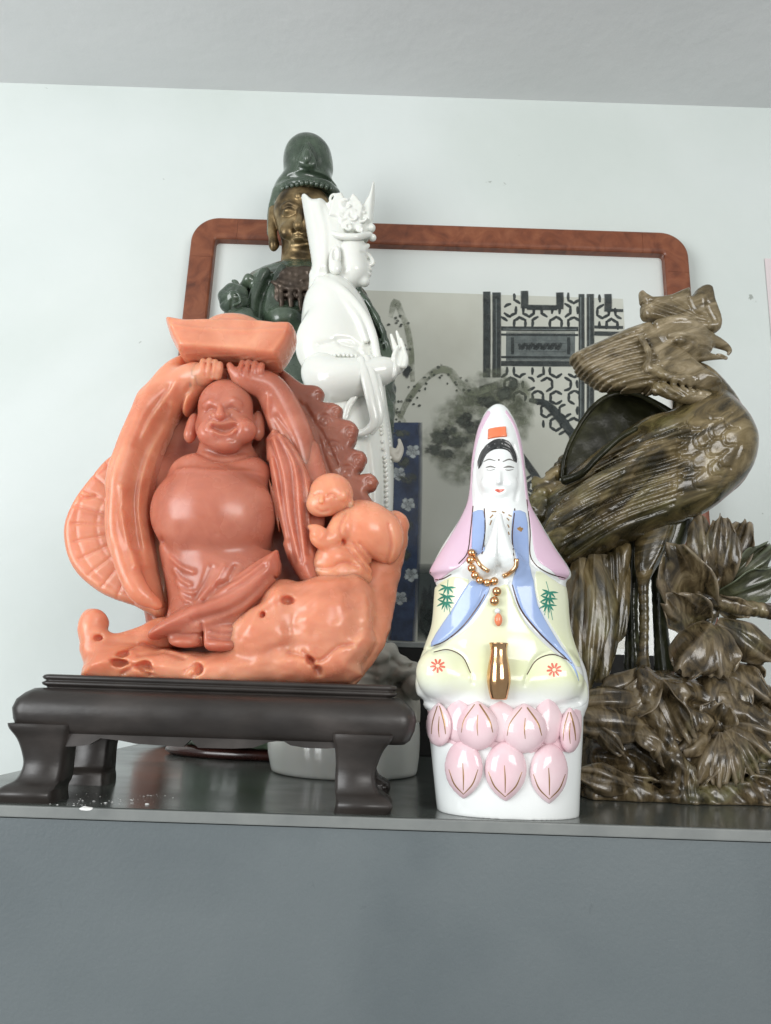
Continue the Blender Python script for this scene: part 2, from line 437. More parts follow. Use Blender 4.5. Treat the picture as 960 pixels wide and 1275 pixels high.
noise_mat('cabinet_top', [(0.25, (0.062, 0.070, 0.064)), (0.55, (0.074, 0.083, 0.076)), (0.8, (0.090, 0.098, 0.090))], scale=7, rough=(0.15, 0.27), spec=0.5, stretch=(1, 1, 1))
noise_mat('edge_band', [(0.3, (0.15, 0.16, 0.155)), (0.7, (0.20, 0.21, 0.20))], scale=30, rough=(0.35, 0.55))
noise_mat('plaster_chip', [(0.3, (0.7, 0.7, 0.68)), (0.7, (0.8, 0.8, 0.78))], scale=200, rough=(0.7, 0.9))
WALL_Y, CEIL_Z = 0.610, 1.130
def quad_sheet(name, o, ux, uy, mat, thick, n):
    """slab: front face at o, spanned by ux, uy, thickness away along n"""
    o, ux, uy, n = map(np.array, (o, ux, uy, n)); V = []
    for b in (0, 1):
        for c in ((0, 0), (1, 0), (1, 1), (0, 1)): V.append(o+ux*c[0]+uy*c[1]+n*thick*b)
    Fc = [(0, 1, 2, 3), (4, 5, 6, 7), (0, 1, 5, 4), (1, 2, 6, 5), (2, 3, 7, 6), (3, 0, 4, 7)]
    return pyobj(name, V, Fc, mat, None, False)
tag(quad_sheet('wall', (-2.4, WALL_Y, -1.9), (4.8, 0, 0), (0, 0, CEIL_Z+1.9), 'wall_paint', 0.1, (0, 1, 0)), kind='structure')
tag(quad_sheet('ceiling', (-2.4, -3.2, CEIL_Z), (4.8, 0, 0), (0, 3.2+WALL_Y+0.1, 0), 'ceiling_paint', 0.1, (0, 0, 1)), kind='structure')

XL = ground(0, 964)[0]; XRT = 0.95
cab = empty('cabinet', (0, 0, -0.9)); tag(cab, 'grey laminate cabinet whose glossy top carries all the carvings', 'cabinet')
bmobj('front_panel', box_bm((XL+0.004, 0.0012, -0.9), (XRT-0.004, WALL_Y-0.006, -0.0085), 0.0006), 'cabinet_laminate', cab)
bmobj('top_board', box_bm((XL+0.002, 0.0022, -0.0080), (XRT, WALL_Y-0.005, 0.0), 0.0012), 'cabinet_top', cab)
bmobj('edge_strip', box_bm((XL, -0.0006, -0.0078), (XRT, 0.0020, -0.0002), 0.0008), 'edge_band', cab)
# crumbs of plaster on the cabinet top
rng = random.Random(3)
def chip(px, py, rx, ry, rz, lab):
    c = ground(px, py); bm = bmesh.new(); bmesh.ops.create_icosphere(bm, subdivisions=2, radius=1)
    for v in bm.verts:
        k = 1+rng.uniform(-0.22, 0.22); v.co = Vector((c[0]+v.co.x*rx*k, c[1]+v.co.y*ry*k, max(0.0, rz*0.6+v.co.z*rz*k)))
    tag(bmobj('plaster_chip', bm, 'plaster_chip'), lab, 'chip')
chip(107, 1009, 0.0042, 0.0022, 0.0016, 'largest white plaster chip at the cabinet edge beside the stand foot')
chip(183, 1002, 0.0016, 0.0012, 0.0006, 'tiny pale plaster crumb on the cabinet top under the dark stand')
V, Fc = [], []
for cx_, cy_, n_, sx_, sy_ in ((130, 1000, 26, 26, 3), (105, 992, 10, 14, 4), (176, 995, 12, 14, 3), (205, 992, 5, 8, 2), (60, 1004, 16, 40, 1.5)):
    for _ in range(n_):
        c = ground(cx_+rng.gauss(0, sx_), cy_+rng.gauss(0, sy_))
        if c[1] < 0.004: continue
        a = rng.uniform(0.0002, 0.0010); i0 = len(V)
        V += [(c[0]+a*rng.uniform(.6, 1.8), c[1], 0.0003), (c[0], c[1]+a, 0.0003), (c[0]-a*rng.uniform(.6, 1.8), c[1]+a*.2, 0.0003), (c[0]-a*.3, c[1]-a, 0.0003), (c[0], c[1], 0.0003+a*0.5)]
        Fc += [(i0, i0+1, i0+4), (i0+1, i0+2, i0+4), (i0+2, i0+3, i0+4), (i0+3, i0, i0+4)]
tag(pyobj('plaster_dust', V, Fc, 'plaster_chip', None, False), 'white plaster dust scattered on the cabinet top by the stand foot', 'dust', kind='stuff')
# pale pink paper on the wall at the side
noise_mat('pink_paper', [(0.3, (0.70, 0.60, 0.61)), (0.7, (0.73, 0.64, 0.645))], scale=5, rough=(0.8, 0.9), spec=0.2)
pk0 = W(952, 322, WALL_Y-0.002); pk1 = W(957, 800, WALL_Y-0.002)
tag(bmobj('paper_hanging', box_bm((pk0[0], WALL_Y-0.003, pk1[2]), (pk0[0]+0.16, WALL_Y-0.001, pk0[2]), 0.0005), 'pink_paper'), 'pale pink paper strip hanging on the wall beyond the phoenix', 'paper')

# ================================================================ framed ink painting leaning on the wall
FB, FT, FH = 0.560, 0.594, 0.835        # depth of the frame's foot and head, height
fn = np.array([0, -FH, -(FB-FT)*-1.0]); fn = np.array([0, -FH, -(FT-FB)*-1.0])
fn = np.array([0.0, -FH, (FT-FB)]); fn /= np.linalg.norm(fn)
fo = np.array([0.0, FB, 0.0]); fu = np.array([0.0, FT-FB, FH]); fu /= np.linalg.norm(fu)
def FP(px, py, off=0.0):
    d = ray(px, py); o = fo+fn*off
    t = ((o-CAM) @ fn)/(d @ fn); return CAM+d*t
def F2(px, py):                          # frame-plane coordinates (x, up)
    p = FP(px, py); return np.array([p[0], (p-fo) @ fu])
def F3(x, v, off=0.0): return fo+np.array([x, 0, 0])+fu*v+fn*off
fxl = F2(236, 335)[0]; fxr = F2(856, 345)[0]; fvt = F2(545, 285)[1]; fvb = 0.001
RW = 0.040; CR = 0.046
noise_mat('frame_wood', [(0.25, (0.10, 0.026, 0.011)), (0.5, (0.20, 0.058, 0.024)), (0.75, (0.27, 0.092, 0.040))], scale=30, rough=(0.30, 0.45), coat=0.12,
          stretch=(1, 1, 1), dist=1.2, bump=0.08, bump_scale=90)
noise_mat('mat_board', [(0.3, (0.74, 0.755, 0.74)), (0.7, (0.78, 0.79, 0.77))], scale=5, rough=(0.8, 0.9), spec=0.2)
noise_mat('rice_paper', [(0.3, (0.56, 0.545, 0.48)), (0.5, (0.61, 0.60, 0.535)), (0.75, (0.66, 0.65, 0.59))], scale=7, rough=(0.8, 0.95), spec=0.15, bump=0.05, bump_scale=300)
frame = empty('picture_frame', (0, FB, 0)); tag(frame, 'large rounded reddish wood frame with an ink painting, leaning on the wall behind the statues', 'picture')
def frame_path():
    pts = []; x0, x1, v0, v1 = fxl, fxr, fvb, fvt
    for cx, cv, a0 in ((x1-CR, v1-CR, 0), (x0+CR, v1-CR, 90), (x0+CR, v0+CR, 180), (x1-CR, v0+CR, 270)):
        pts.append([(cx, cv, math.radians(a0+90*t/20)) for t in range(21)])
    return pts
prof = [(0, -0.012), (0, 0.0092), (0.0010, 0.0112), (0.0032, 0.0124), (0.0070, 0.0128), (0.0330, 0.0128), (0.0370, 0.0122), (RW-0.0008, 0.0106), (RW, 0.009), (RW, -0.012)]
def frame_piece(name, stations):
    V, Fc = [], []; n = len(prof)
    for cx, cv, dx, dv in stations:
        for u, h in prof: V.append(F3(cx-dx*u, cv-dv*u, h))
    for i in range(len(stations)-1):
        for j in range(n):
            Fc.append((i*n+j, i*n+(j+1) % n, (i+1)*n+(j+1) % n, (i+1)*n+j))
    Fc.append(tuple(range(n))); Fc.append(tuple((len(stations)-1)*n+j for j in range(n)))
    o = pyobj(name, V, Fc, 'frame_wood', frame, True)
    for p in o.data.polygons: p.use_smooth = False
    return o
fp = frame_path()
EXT = 0.030                              # the corner pieces run a little way along the rails
def st(x, v, dx, dv): return (x, v, dx, dv)
def corner(i):
    arc = []
    for cx, cv, a in fp[i]:
        # inner corner is nearly square: the cut runs out along the radius
        k = CR; arc.append(st(cx+k*math.cos(a), cv+k*math.sin(a), math.cos(a), math.sin(a)))
    a0, a1 = fp[i][0], fp[i][-1]
    t0 = (math.sin(a0[2]), -math.cos(a0[2])); t1 = (-math.sin(a1[2]), math.cos(a1[2]))
    s = arc[0]; e = arc[-1]
    pre = st(s[0]+t0[0]*EXT, s[1]+t0[1]*EXT, s[2], s[3]); post = st(e[0]+t1[0]*EXT, e[1]+t1[1]*EXT, e[2], e[3])
    return [pre]+arc+[post]
cs = [corner(i) for i in range(4)]
for c in cs: frame_piece('corner_piece', c)
for i in range(4):
    a, b = cs[i][-1], cs[(i+1) % 4][0]
    g = 0.0004; L_ = math.hypot(b[0]-a[0], b[1]-a[1]); ux, uv = (b[0]-a[0])/L_, (b[1]-a[1])/L_
    frame_piece('rail', [st(a[0]+ux*g, a[1]+uv*g, a[2], a[3]), st(b[0]-ux*g, b[1]-uv*g, b[2], b[3])])
def plate(name, x0, v0, x1, v1, off, th, mat, parent=frame):
    V = [F3(x, v, o) for o in (off, off-th) for x, v in ((x0, v0), (x1, v0), (x1, v1), (x0, v1))]
    Fc = [(0, 1, 2, 3), (4, 5, 6, 7), (0, 1, 5, 4), (1, 2, 6, 5), (2, 3, 7, 6), (3, 0, 4, 7)]
    return pyobj(name, V, Fc, mat, parent, False)
plate('mat_board', fxl+RW-0.003, fvb+RW-0.003, fxr-RW+0.003, fvt-RW+0.003, -0.004, 0.003, 'mat_board')
p0 = F2(312, 362); p1 = F2(776, 364); pb = F2(545, 800)
paper = plate('painting', p0[0], pb[1], p1[0], (p0[1]+p1[1])/2, -0.0034, 0.0004, 'rice_paper')
# thin glass in front
m, N, L, b = new_mat('picture_glass')
N.remove(b); tr = N.new('ShaderNodeBsdfTransparent'); gl = N.new('ShaderNodeBsdfGlossy'); gl.inputs['Roughness'].default_value = 0.015
fr = N.new('ShaderNodeFresnel'); fr.inputs[0].default_value = 1.5; mx = N.new('ShaderNodeMixShader')
tr.inputs[0].default_value = (0.97, 0.985, 0.975, 1)
L.new(fr.outputs[0], mx.inputs[0]); L.new(tr.outputs[0], mx.inputs[1]); L.new(gl.outputs[0], mx.inputs[2])
L.new(mx.outputs[0], N['Material Output'].inputs[0])
V = [F3(x, v, 0.0005) for x, v in ((fxl+RW-0.002, fvb+RW-0.002), (fxr-RW+0.002, fvb+RW-0.002), (fxr-RW+0.002, fvt-RW+0.002), (fxl+RW-0.002, fvt-RW+0.002))]
pyobj('glass_pane', V, [(0, 1, 2, 3)], 'picture_glass', frame, False)

# ---- ink: flat strokes and washes lying on the paper
def ink_mat(name, cols, sc=60, dens=(0.55, 1.0), soft=True, rng_=(0.35, 0.6)):
    m, N, L, b = new_mat(name)
    tc = N.new('ShaderNodeTexCoord'); n = N.new('ShaderNodeTexNoise'); n.inputs['Scale'].default_value = sc; n.inputs['Detail'].default_value = 7
    n.inputs['Roughness'].default_value = 0.65
    L.new(tc.outputs['Object'], n.inputs['Vector']); r = ramp(N, cols); L.new(n.outputs['Fac'], r.inputs[0]); L.new(r.outputs[0], b.inputs['Base Color'])
    b.inputs['Roughness'].default_value = 0.9; b.inputs['Specular IOR Level'].default_value = 0.1
    at = N.new('ShaderNodeAttribute'); at.attribute_name = 'fade'
    mr = N.new('ShaderNodeMapRange'); mr.inputs[1].default_value = rng_[0]; mr.inputs[2].default_value = rng_[1]
    mr.inputs[3].default_value = dens[0]; mr.inputs[4].default_value = dens[1]
    n2 = N.new('ShaderNodeTexNoise'); n2.inputs['Scale'].default_value = sc*1.4; n2.inputs['Detail'].default_value = 6; L.new(tc.outputs['Object'], n2.inputs['Vector'])
    L.new(n2.outputs['Fac'], mr.inputs[0]); mu = N.new('ShaderNodeMath'); mu.operation = 'MULTIPLY'
    L.new(at.outputs['Fac'], mu.inputs[0]); L.new(mr.outputs[0], mu.inputs[1]); L.new(mu.outputs[0], b.inputs['Alpha'])
    return m
ink_mat('ink_black', [(0.3, (0.018, 0.022, 0.022)), (0.7, (0.055, 0.065, 0.065))], 70, (0.8, 1.0))
ink_mat('ink_grey', [(0.3, (0.09, 0.105, 0.105)), (0.7, (0.19, 0.21, 0.205))], 70, (0.75, 1.0))
ink_mat('ink_wash', [(0.3, (0.15, 0.165, 0.11)), (0.7, (0.30, 0.315, 0.225))], 38, (0.10, 0.80), rng_=(0.36, 0.62))
ink_mat('ink_dark_wash', [(0.3, (0.035, 0.042, 0.035)), (0.7, (0.12, 0.13, 0.10))], 60, (0.25, 1.0), rng_=(0.36, 0.52))
ink_mat('ink_blue', [(0.3, (0.016, 0.024, 0.050)), (0.5, (0.028, 0.046, 0.105)), (0.7, (0.045, 0.075, 0.16))], 40, (0.9, 1.0))
ink_mat('ink_white', [(0.3, (0.45, 0.48, 0.50)), (0.7, (0.62, 0.65, 0.66))], 90, (0.55, 1.0))
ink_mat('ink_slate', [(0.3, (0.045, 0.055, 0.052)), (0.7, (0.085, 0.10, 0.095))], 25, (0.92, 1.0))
LAYER = [0.0]
def set_fade(o, vals):
    a = o.data.attributes.new('fade', 'FLOAT', 'POINT'); a.data.foreach_set('value', vals)
def ink_lines(name, lines, mat, sub=4):
    """lines of (px, py, half width)"""
    LAYER[0] += 0.00006; V, Fc, fd = [], [], []
    for ln in lines:
        A = catmull(ln, sub) if len(ln) > 2 else np.array(ln, float)
        T = np.gradient(A[:, :2], axis=0); T /= np.linalg.norm(T, axis=1)[:, None]+1e-9; i0 = len(V)
        for a, t in zip(A, T):
            for u, f in ((-1, 0.25), (-0.7, 1), (0.7, 1), (1, 0.25)):
                V.append(FP(a[0]-t[1]*a[2]*u, a[1]+t[0]*a[2]*u, -0.0033+LAYER[0])); fd.append(f)
        for i in range(len(A)-1):
            for j in range(3): q = i0+i*4+j; Fc.append((q, q+1, q+5, q+4))
    o = pyobj(name, V, Fc, mat, paper, False); set_fade(o, fd); return o
def ink_blobs(name, blobs, mat):
    """blobs of (px, py, rx, ry): soft-edged"""
    LAYER[0] += 0.00006; V, Fc, fd = [], [], []; rr = random.Random(len(blobs)*7+3)
    for bl in blobs:
        px, py, rx, ry = bl[:4]; hard = bl[4] if len(bl) > 4 else 0.45; i0 = len(V); n = 22
        jag = [1+rr.uniform(-0.22, 0.22) for _ in range(n)]
        V.append(FP(px, py, -0.0033+LAYER[0])); fd.append(1)
        for rad, f in ((hard, 1), ((1+hard)/2, 0.6), (1, 0)):
            for j in range(n):
                a = 2*math.pi*j/n; k = rad*(1+(jag[j]-1)*rad)
                V.append(FP(px+rx*k*math.cos(a), py+ry*k*math.sin(a), -0.0033+LAYER[0])); fd.append(f)
        for j in range(n):
            Fc.append((i0, i0+1+j, i0+1+(j+1) % n))
            for q in (0, 1):
                a = i0+1+q*n; Fc.append((a+j, a+(j+1) % n, a+n+(j+1) % n, a+n+j))
    o = pyobj(name, V, Fc, mat, paper, False); set_fade(o, fd); return o
def rect_line(x0, y0, x1, y1):          # a filled brush bar between two corners
    if abs(x1-x0) > abs(y1-y0): return [(x0, (y0+y1)/2, (y1-y0)/2), ((x0+x1)/2, (y0+y1)/2+0.4, (y1-y0)/2*1.03), (x1, (y0+y1)/2+0.6, (y1-y0)/2)]
    return [((x0+x1)/2, y0, (x1-x0)/2), ((x0+x1)/2+0.3, (y0+y1)/2, (x1-x0)/2*1.02), ((x0+x1)/2, y1, (x1-x0)/2)]
# lattice: broken honeycomb of brush dabs
rl = random.Random(11); dabs = []
def lattice(x0, y0, x1, y1, ok=lambda x, y: True, c=13.0):
    j = 0; y = y0-c
    while y < y1+c:
        x = x0-c+(j % 2)*c*0.87
        while x < x1+c:
            pts = [(x+c*0.62*math.sin(math.radians(60*q)), y+c*0.62*math.cos(math.radians(60*q))) for q in range(7)]
            for (ax, ay), (bx, by) in zip(pts[:-1], pts[1:]):
                if rl.random() < 0.86:
                    mx_, my_ = (ax+bx)/2, (ay+by)/2
                    if x0 < mx_ < x1 and y0 < my_ < y1 and ok(mx_, my_):
                        e = 0.12; jx, jy = rl.uniform(-.8, .8), rl.uniform(-.8, .8)
                        dabs.append([(ax-(bx-ax)*e+jx, ay-(by-ay)*e+jy, 1.2), (mx_+rl.uniform(-.9, .9), my_+rl.uniform(-.9, .9), 2.1), (bx+(bx-ax)*e, by+(by-ay)*e, 1.1)])
            x += c*1.74
        y += c*1.28; j += 1
lattice(626, 366, 720, 406, lambda x, y: not (646 < x < 704 and y < 384))
lattice(741, 368, 776, 405, lambda x, y: not (752 < x and y < 386))
lattice(626, 458, 722, 548, lambda x, y: (x-626)*0.9+462 > y-22 and not (x < 672 and y > 500))
lattice(655, 585, 700, 660, lambda x, y: y > 590+(x-655)*0.7)
ink_lines('lattice_window', dabs, 'ink_black', 3)['kind'] = 'stuff'
ink_lines('window_panel', [rect_line(630, 412, 716, 452)], 'ink_grey')
for bar in [rect_line(601, 363, 611, 470), rect_line(612.5, 364, 624, 470), rect_line(720, 366, 728, 530), rect_line(730, 366, 740, 528), rect_line(624, 406, 720, 412),
    rect_line(624, 415, 720, 418), rect_line(624, 443, 722, 446), rect_line(624, 449, 722, 456), rect_line(648, 362, 658, 384), rect_line(692, 364, 702, 385), rect_line(656, 379, 694, 386),
    rect_line(752, 366, 762, 388), rect_line(760, 384, 776, 388), rect_line(740, 405, 776, 409), rect_line(740, 412, 776, 418), rect_line(636, 420, 640, 441), rect_line(706, 420, 710, 441),
    [(659, 498, 2.5), (680, 503, 5), (697, 520, 6), (716, 545, 5.5), (728, 558, 5)], [(648, 565, 4), (665, 590, 5), (690, 628, 5), (706, 650, 5)]]: ink_lines('window_beam', [bar], 'ink_black')
ink_lines('window_highlight', [rect_line(722, 370, 724, 526), rect_line(733, 370, 735, 526), rect_line(617, 372, 618.5, 466), rect_line(641, 423, 705, 427), rect_line(641, 434, 705, 437), rect_line(626, 409, 718, 410.5)], 'ink_grey')
ink_lines('panel_scroll', [[(646+i*9, 428, 1.6), (650+i*9, 434, 2.4), (654+i*9, 427, 1.6)] for i in range(6)]+[[(646+i*9, 435, 1.2), (652+i*9, 429, 2)] for i in range(6)], 'ink_black')
# tree and rocks
ink_blobs('tree_wash', [(590, 505, 42, 34), (625, 490, 34, 32), (640, 520, 26, 38), (565, 535, 34, 38), (600, 560, 44, 26), (575, 580, 36, 26), (548, 552, 26, 26), (615, 470, 22, 14), (600, 490, 30, 20), (650, 500, 18, 30)], 'ink_wash')
ink_blobs('leaf_clump', [(548, 545, 14, 9), (560, 536, 10, 7), (578, 524, 12, 9), (588, 534, 12, 8), (605, 500, 14, 8), (615, 505, 10, 6), (540, 560, 12, 8), (570, 550, 16, 8), (628, 490, 12, 9), (640, 478, 9, 7), (582, 518, 7, 6), (600, 527, 9, 7), (556, 565, 10, 6)], 'ink_dark_wash')
for bar in [[(495, 536, 3), (502, 510, 4), (520, 482, 4.5), (542, 462, 5), (560, 462, 5), (572, 478, 6), (590, 488, 6), (618, 480, 5)],
    [(486, 395, 3), (492, 376, 5), (500, 390, 4), (508, 412, 4), (512, 440, 4), (514, 475, 3)], [(478, 500, 2), (500, 520, 3), (508, 536, 2)]]: ink_lines('branch', [bar], 'ink_wash')
dr = random.Random(5); dots = []
for cx, cy in ((498, 530), (505, 505), (515, 490), (525, 478), (540, 462), (553, 460), (565, 470), (575, 480), (500, 400), (508, 430), (512, 455), (490, 398), (520, 500), (498, 515)):
    for _ in range(4): dots.append((cx+dr.uniform(-9, 9), cy+dr.uniform(-9, 9), dr.uniform(1.6, 2.6), dr.uniform(1.4, 2.2), 0.6))
ink_blobs('ink_dots', dots, 'ink_dark_wash')['kind'] = 'stuff'
ink_blobs('dark_bud', [(506, 462, 6, 9, 0.6)], 'ink_black')
# dark lower field with jars, blue flowered cloth
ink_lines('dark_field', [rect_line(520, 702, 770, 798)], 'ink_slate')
ink_blobs('dark_jar', [(534, 768, 13, 36, 0.7), (600, 770, 40, 24, 0.7)], 'ink_black')
ink_lines('blue_cloth', [[(506, 526, 20), (506, 600, 20), (505, 690, 19), (502, 760, 18), (500, 798, 17)]], 'ink_blue')
for cx, cy in ((514, 562), (508, 628), (500, 668), (512, 716), (496, 590), (498, 745)):
    ink_blobs('cloth_flower', [(cx, cy, 4, 4, 0.7)]+[(cx+5.2*math.cos(q*1.257+0.3), cy+5.2*math.sin(q*1.257+0.3), 4.6, 4.2, 0.6) for q in range(5)], 'ink_white')
for bl_ in ((508, 595, 12, 8), (502, 575, 9, 9), (506, 655, 10, 9), (504, 690, 10, 9), (500, 540, 12, 6)): ink_blobs('cloth_shadow_motif', [bl_], 'ink_dark_wash')
ink_lines('painted_post', [rect_line(764, 705, 770, 796), rect_line(772, 705, 775, 796)], 'ink_grey')

# low black box, a guess for a dark strip of unknown nature
noise_mat('box_black', [(0.3, (0.006, 0.006, 0.006)), (0.7, (0.014, 0.014, 0.013))], scale=30, rough=(0.5, 0.6), spec=0.15)
noise_mat('grey_trim', [(0.3, (0.13, 0.145, 0.14)), (0.7, (0.2, 0.21, 0.2))], scale=30, rough=(0.4, 0.6))
bl, br = W(470, 800, 0.535), W(818, 806, 0.535)
bxo = empty('long_box', (0, 0.535, 0)); tag(bxo, 'low black box with a grey rim, between the statues and the picture', 'box')
bmobj('box_body', box_bm((bl[0], 0.528, 0.0), (br[0], 0.552, bl[2]-0.006), 0.0015), 'box_black', bxo)
bmobj('box_rim', box_bm((bl[0]-0.001, 0.527, bl[2]-0.0059), (br[0]-0.30, 0.553, bl[2]+0.001), 0.001), 'grey_trim', bxo)

# ================================================================ dark carved wooden stand
noise_mat('ebony', [(0.25, (0.016, 0.013, 0.0115)), (0.55, (0.030, 0.025, 0.022)), (0.8, (0.060, 0.050, 0.045))], scale=18, rough=(0.28, 0.46), spec=0.45, stretch=(1, 1.5, 2), bump=0.10, bump_scale=90)
SY0, SY1 = 0.014, 0.150
sc = (SY0+SY1)/2
aL, aR = W(8, 890, SY0)[0], W(518, 905, SY0)[0]
sx0, sx1 = aL, aR
scx = (sx0+sx1)/2
stand = empty('display_stand', (scx, sc, 0)); tag(stand, 'low black wooden stand with curved legs under the orange stone carving', 'stand')
z_top = W(270, 846, SY0+0.01)[2]; z_ap1 = W(260, 864, SY0)[2]; z_ap0 = W(260, 921, SY0)[2]
def rrect_loft(name, rows, mat, parent, rad=0.012, seg=6):
    """rows (z, inset): rounded-rectangle sections of the stand's outline"""
    V, Fc = [], []; n = 4*(seg+1)
    for z, ins in rows:
        x0, x1, y0, y1 = sx0+ins, sx1-ins, SY0+ins, SY1-ins; r = max(rad-ins*0.3, 0.003)
        for cx, cy, a0 in ((x1-r, y1-r, 0), (x0+r, y1-r, 90), (x0+r, y0+r, 180), (x1-r, y0+r, 270)):
            for t in range(seg+1):
                a = math.radians(a0+90*t/seg); V.append((cx+r*math.cos(a), cy+r*math.sin(a), z))
    for i in range(len(rows)-1):
        for j in range(n): Fc.append((i*n+j, i*n+(j+1) % n, (i+1)*n+(j+1) % n, (i+1)*n+j))
    Fc.append(tuple(range(n))); Fc.append(tuple((len(rows)-1)*n+j for j in range(n)))
    o = pyobj(name, V, Fc, mat, parent, True)
    for p in o.data.polygons: p.use_smooth = len(p.vertices) == 4
    return o
zt = z_top; u = 0.001
rrect_loft('top_board', [(zt-9*u, 0.0168), (zt-7.8*u, 0.0145), (zt-6.2*u, 0.0140), (zt-5.2*u, 0.0155), (zt-4.6*u, 0.0165), (zt-3.8*u, 0.0150), (zt-2.2*u, 0.0140), (zt-0.6*u, 0.0150), (zt, 0.0172)], 'ebony', stand)
rrect_loft('waist', [(z_ap1-3*u, 0.0175), (zt-9*u+0.0003, 0.0172)], 'ebony', stand)
ah = z_ap1-z_ap0
rrect_loft('apron', [(z_ap0, 0.0075), (z_ap0+ah*0.10, 0.0035), (z_ap0+ah*0.32, 0.0005), (z_ap0+ah*0.55, -0.0008), (z_ap0+ah*0.75, 0.0010), (z_ap0+ah*0.90, 0.0055), (z_ap1, 0.0105), (z_ap1+0.4*u, 0.015)], 'ebony', stand)
# scalloped skirt under the apron: two facing plates, front and back
def skirt(y, name='carved_skirt'):
    top = z_ap0+0.004
    def zz(px, py): return W(px, py, SY0+0.008)
    edge = [(62, 926), (75, 930), (95, 929), (112, 927), (126, 919), (150, 922), (170, 926), (200, 928), (228, 930), (238, 921), (247, 931), (290, 932), (316, 931), (335, 924), (352, 922), (362, 928), (380, 931), (405, 932), (440, 930), (462, 930)]
    pts = [zz(a, b) for a, b in edge]; V, Fc = [], []
    for th in (0, 0.006):
        for p in pts: V.append((p[0], y+th, p[2])); 
        for p in pts: V.append((p[0], y+th, top+(p[0]-pts[0][0])*0.0))
    n = len(pts)
    for b_ in (0, 2*n):
        for i in range(n-1): Fc.append((b_+i, b_+i+1, b_+n+i+1, b_+n+i))
    for i in range(n-1):
        Fc.append((i, i+1, 2*n+i+1, 2*n+i)); Fc.append((n+i, n+i+1, 3*n+i+1, 3*n+i))
    Fc.append((0, n, 3*n, 2*n)); Fc.append((n-1, 2*n-1, 4*n-1, 3*n-1))
    return pyobj(name, V, Fc, 'ebony', stand, False)
skirt(SY0+0.0068); skirt(SY1-0.013)
def leg(cx, cy, ox, oy):
    """cabriole leg: square sections that lean inwards at the knee and flare to a turned foot"""
    H = z_ap0+0.007; rows = [(0.0, 0.0200, 0.0175, 0.0050), (0.006, 0.0205, 0.0180, 0.0065), (0.0105, 0.0185, 0.0165, 0.0045), (0.015, 0.0158, 0.0150, 0.0005), (H*0.45, 0.0146, 0.0140, -0.0010),
        (H*0.62, 0.0155, 0.0140, 0.0), (H*0.8, 0.0180, 0.0150, 0.0015), (H*0.93, 0.0215, 0.0160, 0.0035), (H, 0.0225, 0.0160, 0.0040)]
    A = catmull(rows, 4); V, Fc = [], []; c = 0.003; n = 8
    for z, hx, hy, o in A:
        for dx, dy in ((1, -1), (1, 1), (1, 1), (-1, 1), (-1, 1), (-1, -1), (-1, -1), (1, -1)):
            pass
        ring = [(hx, -hy+c), (hx, hy-c), (hx-c, hy), (-hx+c, hy), (-hx, hy-c), (-hx, -hy+c), (-hx+c, -hy), (hx-c, -hy)]
        for dx, dy in ring: V.append((cx+ox*o+dx, cy+oy*o*0.8+dy, z))
    for i in range(len(A)-1):
        for j in range(n): Fc.append((i*n+j, i*n+(j+1) % n, (i+1)*n+(j+1) % n, (i+1)*n+j))
    Fc.append(tuple(range(n))); Fc.append(tuple((len(A)-1)*n+j for j in range(n)))
    o = pyobj('leg', V, Fc, 'ebony', stand, True)
    md = o.modifiers.new('edge', 'EDGE_SPLIT'); md.split_angle = math.radians(50)
    # scroll on the toe
    C = [(cx+ox*0.020, cy+oy*0.009, 0.0045), (cx+ox*0.0245, cy+oy*0.010, 0.0055)]
    V, Fc = sphere_mesh((cx+ox*0.0220, cy, 0.0062), (0.0052, 0.0155, 0.0052))
    pyobj('toe_scroll', V, Fc, 'ebony', o)
lx0, lx1 = W(58, 960, SY0+0.018)[0], W(444, 970, SY0+0.018)[0]
leg(lx0, SY0+0.018, -1, -1); leg(lx1, SY0+0.018, 1, -1); leg(lx0, SY1-0.020, -1, 1); leg(lx1, SY1-0.020, 1, 1)
# ================================================================ orange stone carving of the laughing monk
def stone(name, stops, sss, rough=(0.20, 0.31)):
    return noise_mat(name, stops, scale=16, detail=7, rough=rough, spec=0.42, sss=sss, sss_r=(0.024, 0.0085, 0.0045), dist=0.8, bump=0.12, bump_scale=55)
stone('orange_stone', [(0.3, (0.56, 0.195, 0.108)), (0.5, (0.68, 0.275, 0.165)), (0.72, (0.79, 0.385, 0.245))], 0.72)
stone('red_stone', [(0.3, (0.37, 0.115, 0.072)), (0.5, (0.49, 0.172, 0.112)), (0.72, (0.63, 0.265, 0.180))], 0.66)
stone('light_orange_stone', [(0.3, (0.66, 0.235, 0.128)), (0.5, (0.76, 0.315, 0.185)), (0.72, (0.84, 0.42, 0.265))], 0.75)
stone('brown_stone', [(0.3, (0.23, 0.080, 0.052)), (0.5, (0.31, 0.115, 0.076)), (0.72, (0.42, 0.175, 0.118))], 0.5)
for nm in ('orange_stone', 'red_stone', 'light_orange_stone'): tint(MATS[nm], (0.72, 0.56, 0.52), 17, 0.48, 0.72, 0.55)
BY = sc
bud = empty('stone_monk_carving', (scx, BY, z_top))
tag(bud, 'orange stone carving of a laughing bare-bellied monk lifting an ingot, on the black stand', 'carving')
def S(): return Sculpt(BY, (280, 650))

# ---- hollow behind the figure
b = S()
b.poly([(218, 462), (345, 460), (378, 520), (392, 600), (400, 690), (400, 800), (300, 838), (200, 820), (180, 760), (165, 690), (150, 620), (180, 530)], -38, 26, 18, smooth=3)
b.floor(z_top-0.0005)
b.build('back_slab', 'red_stone', bud, 3.0)

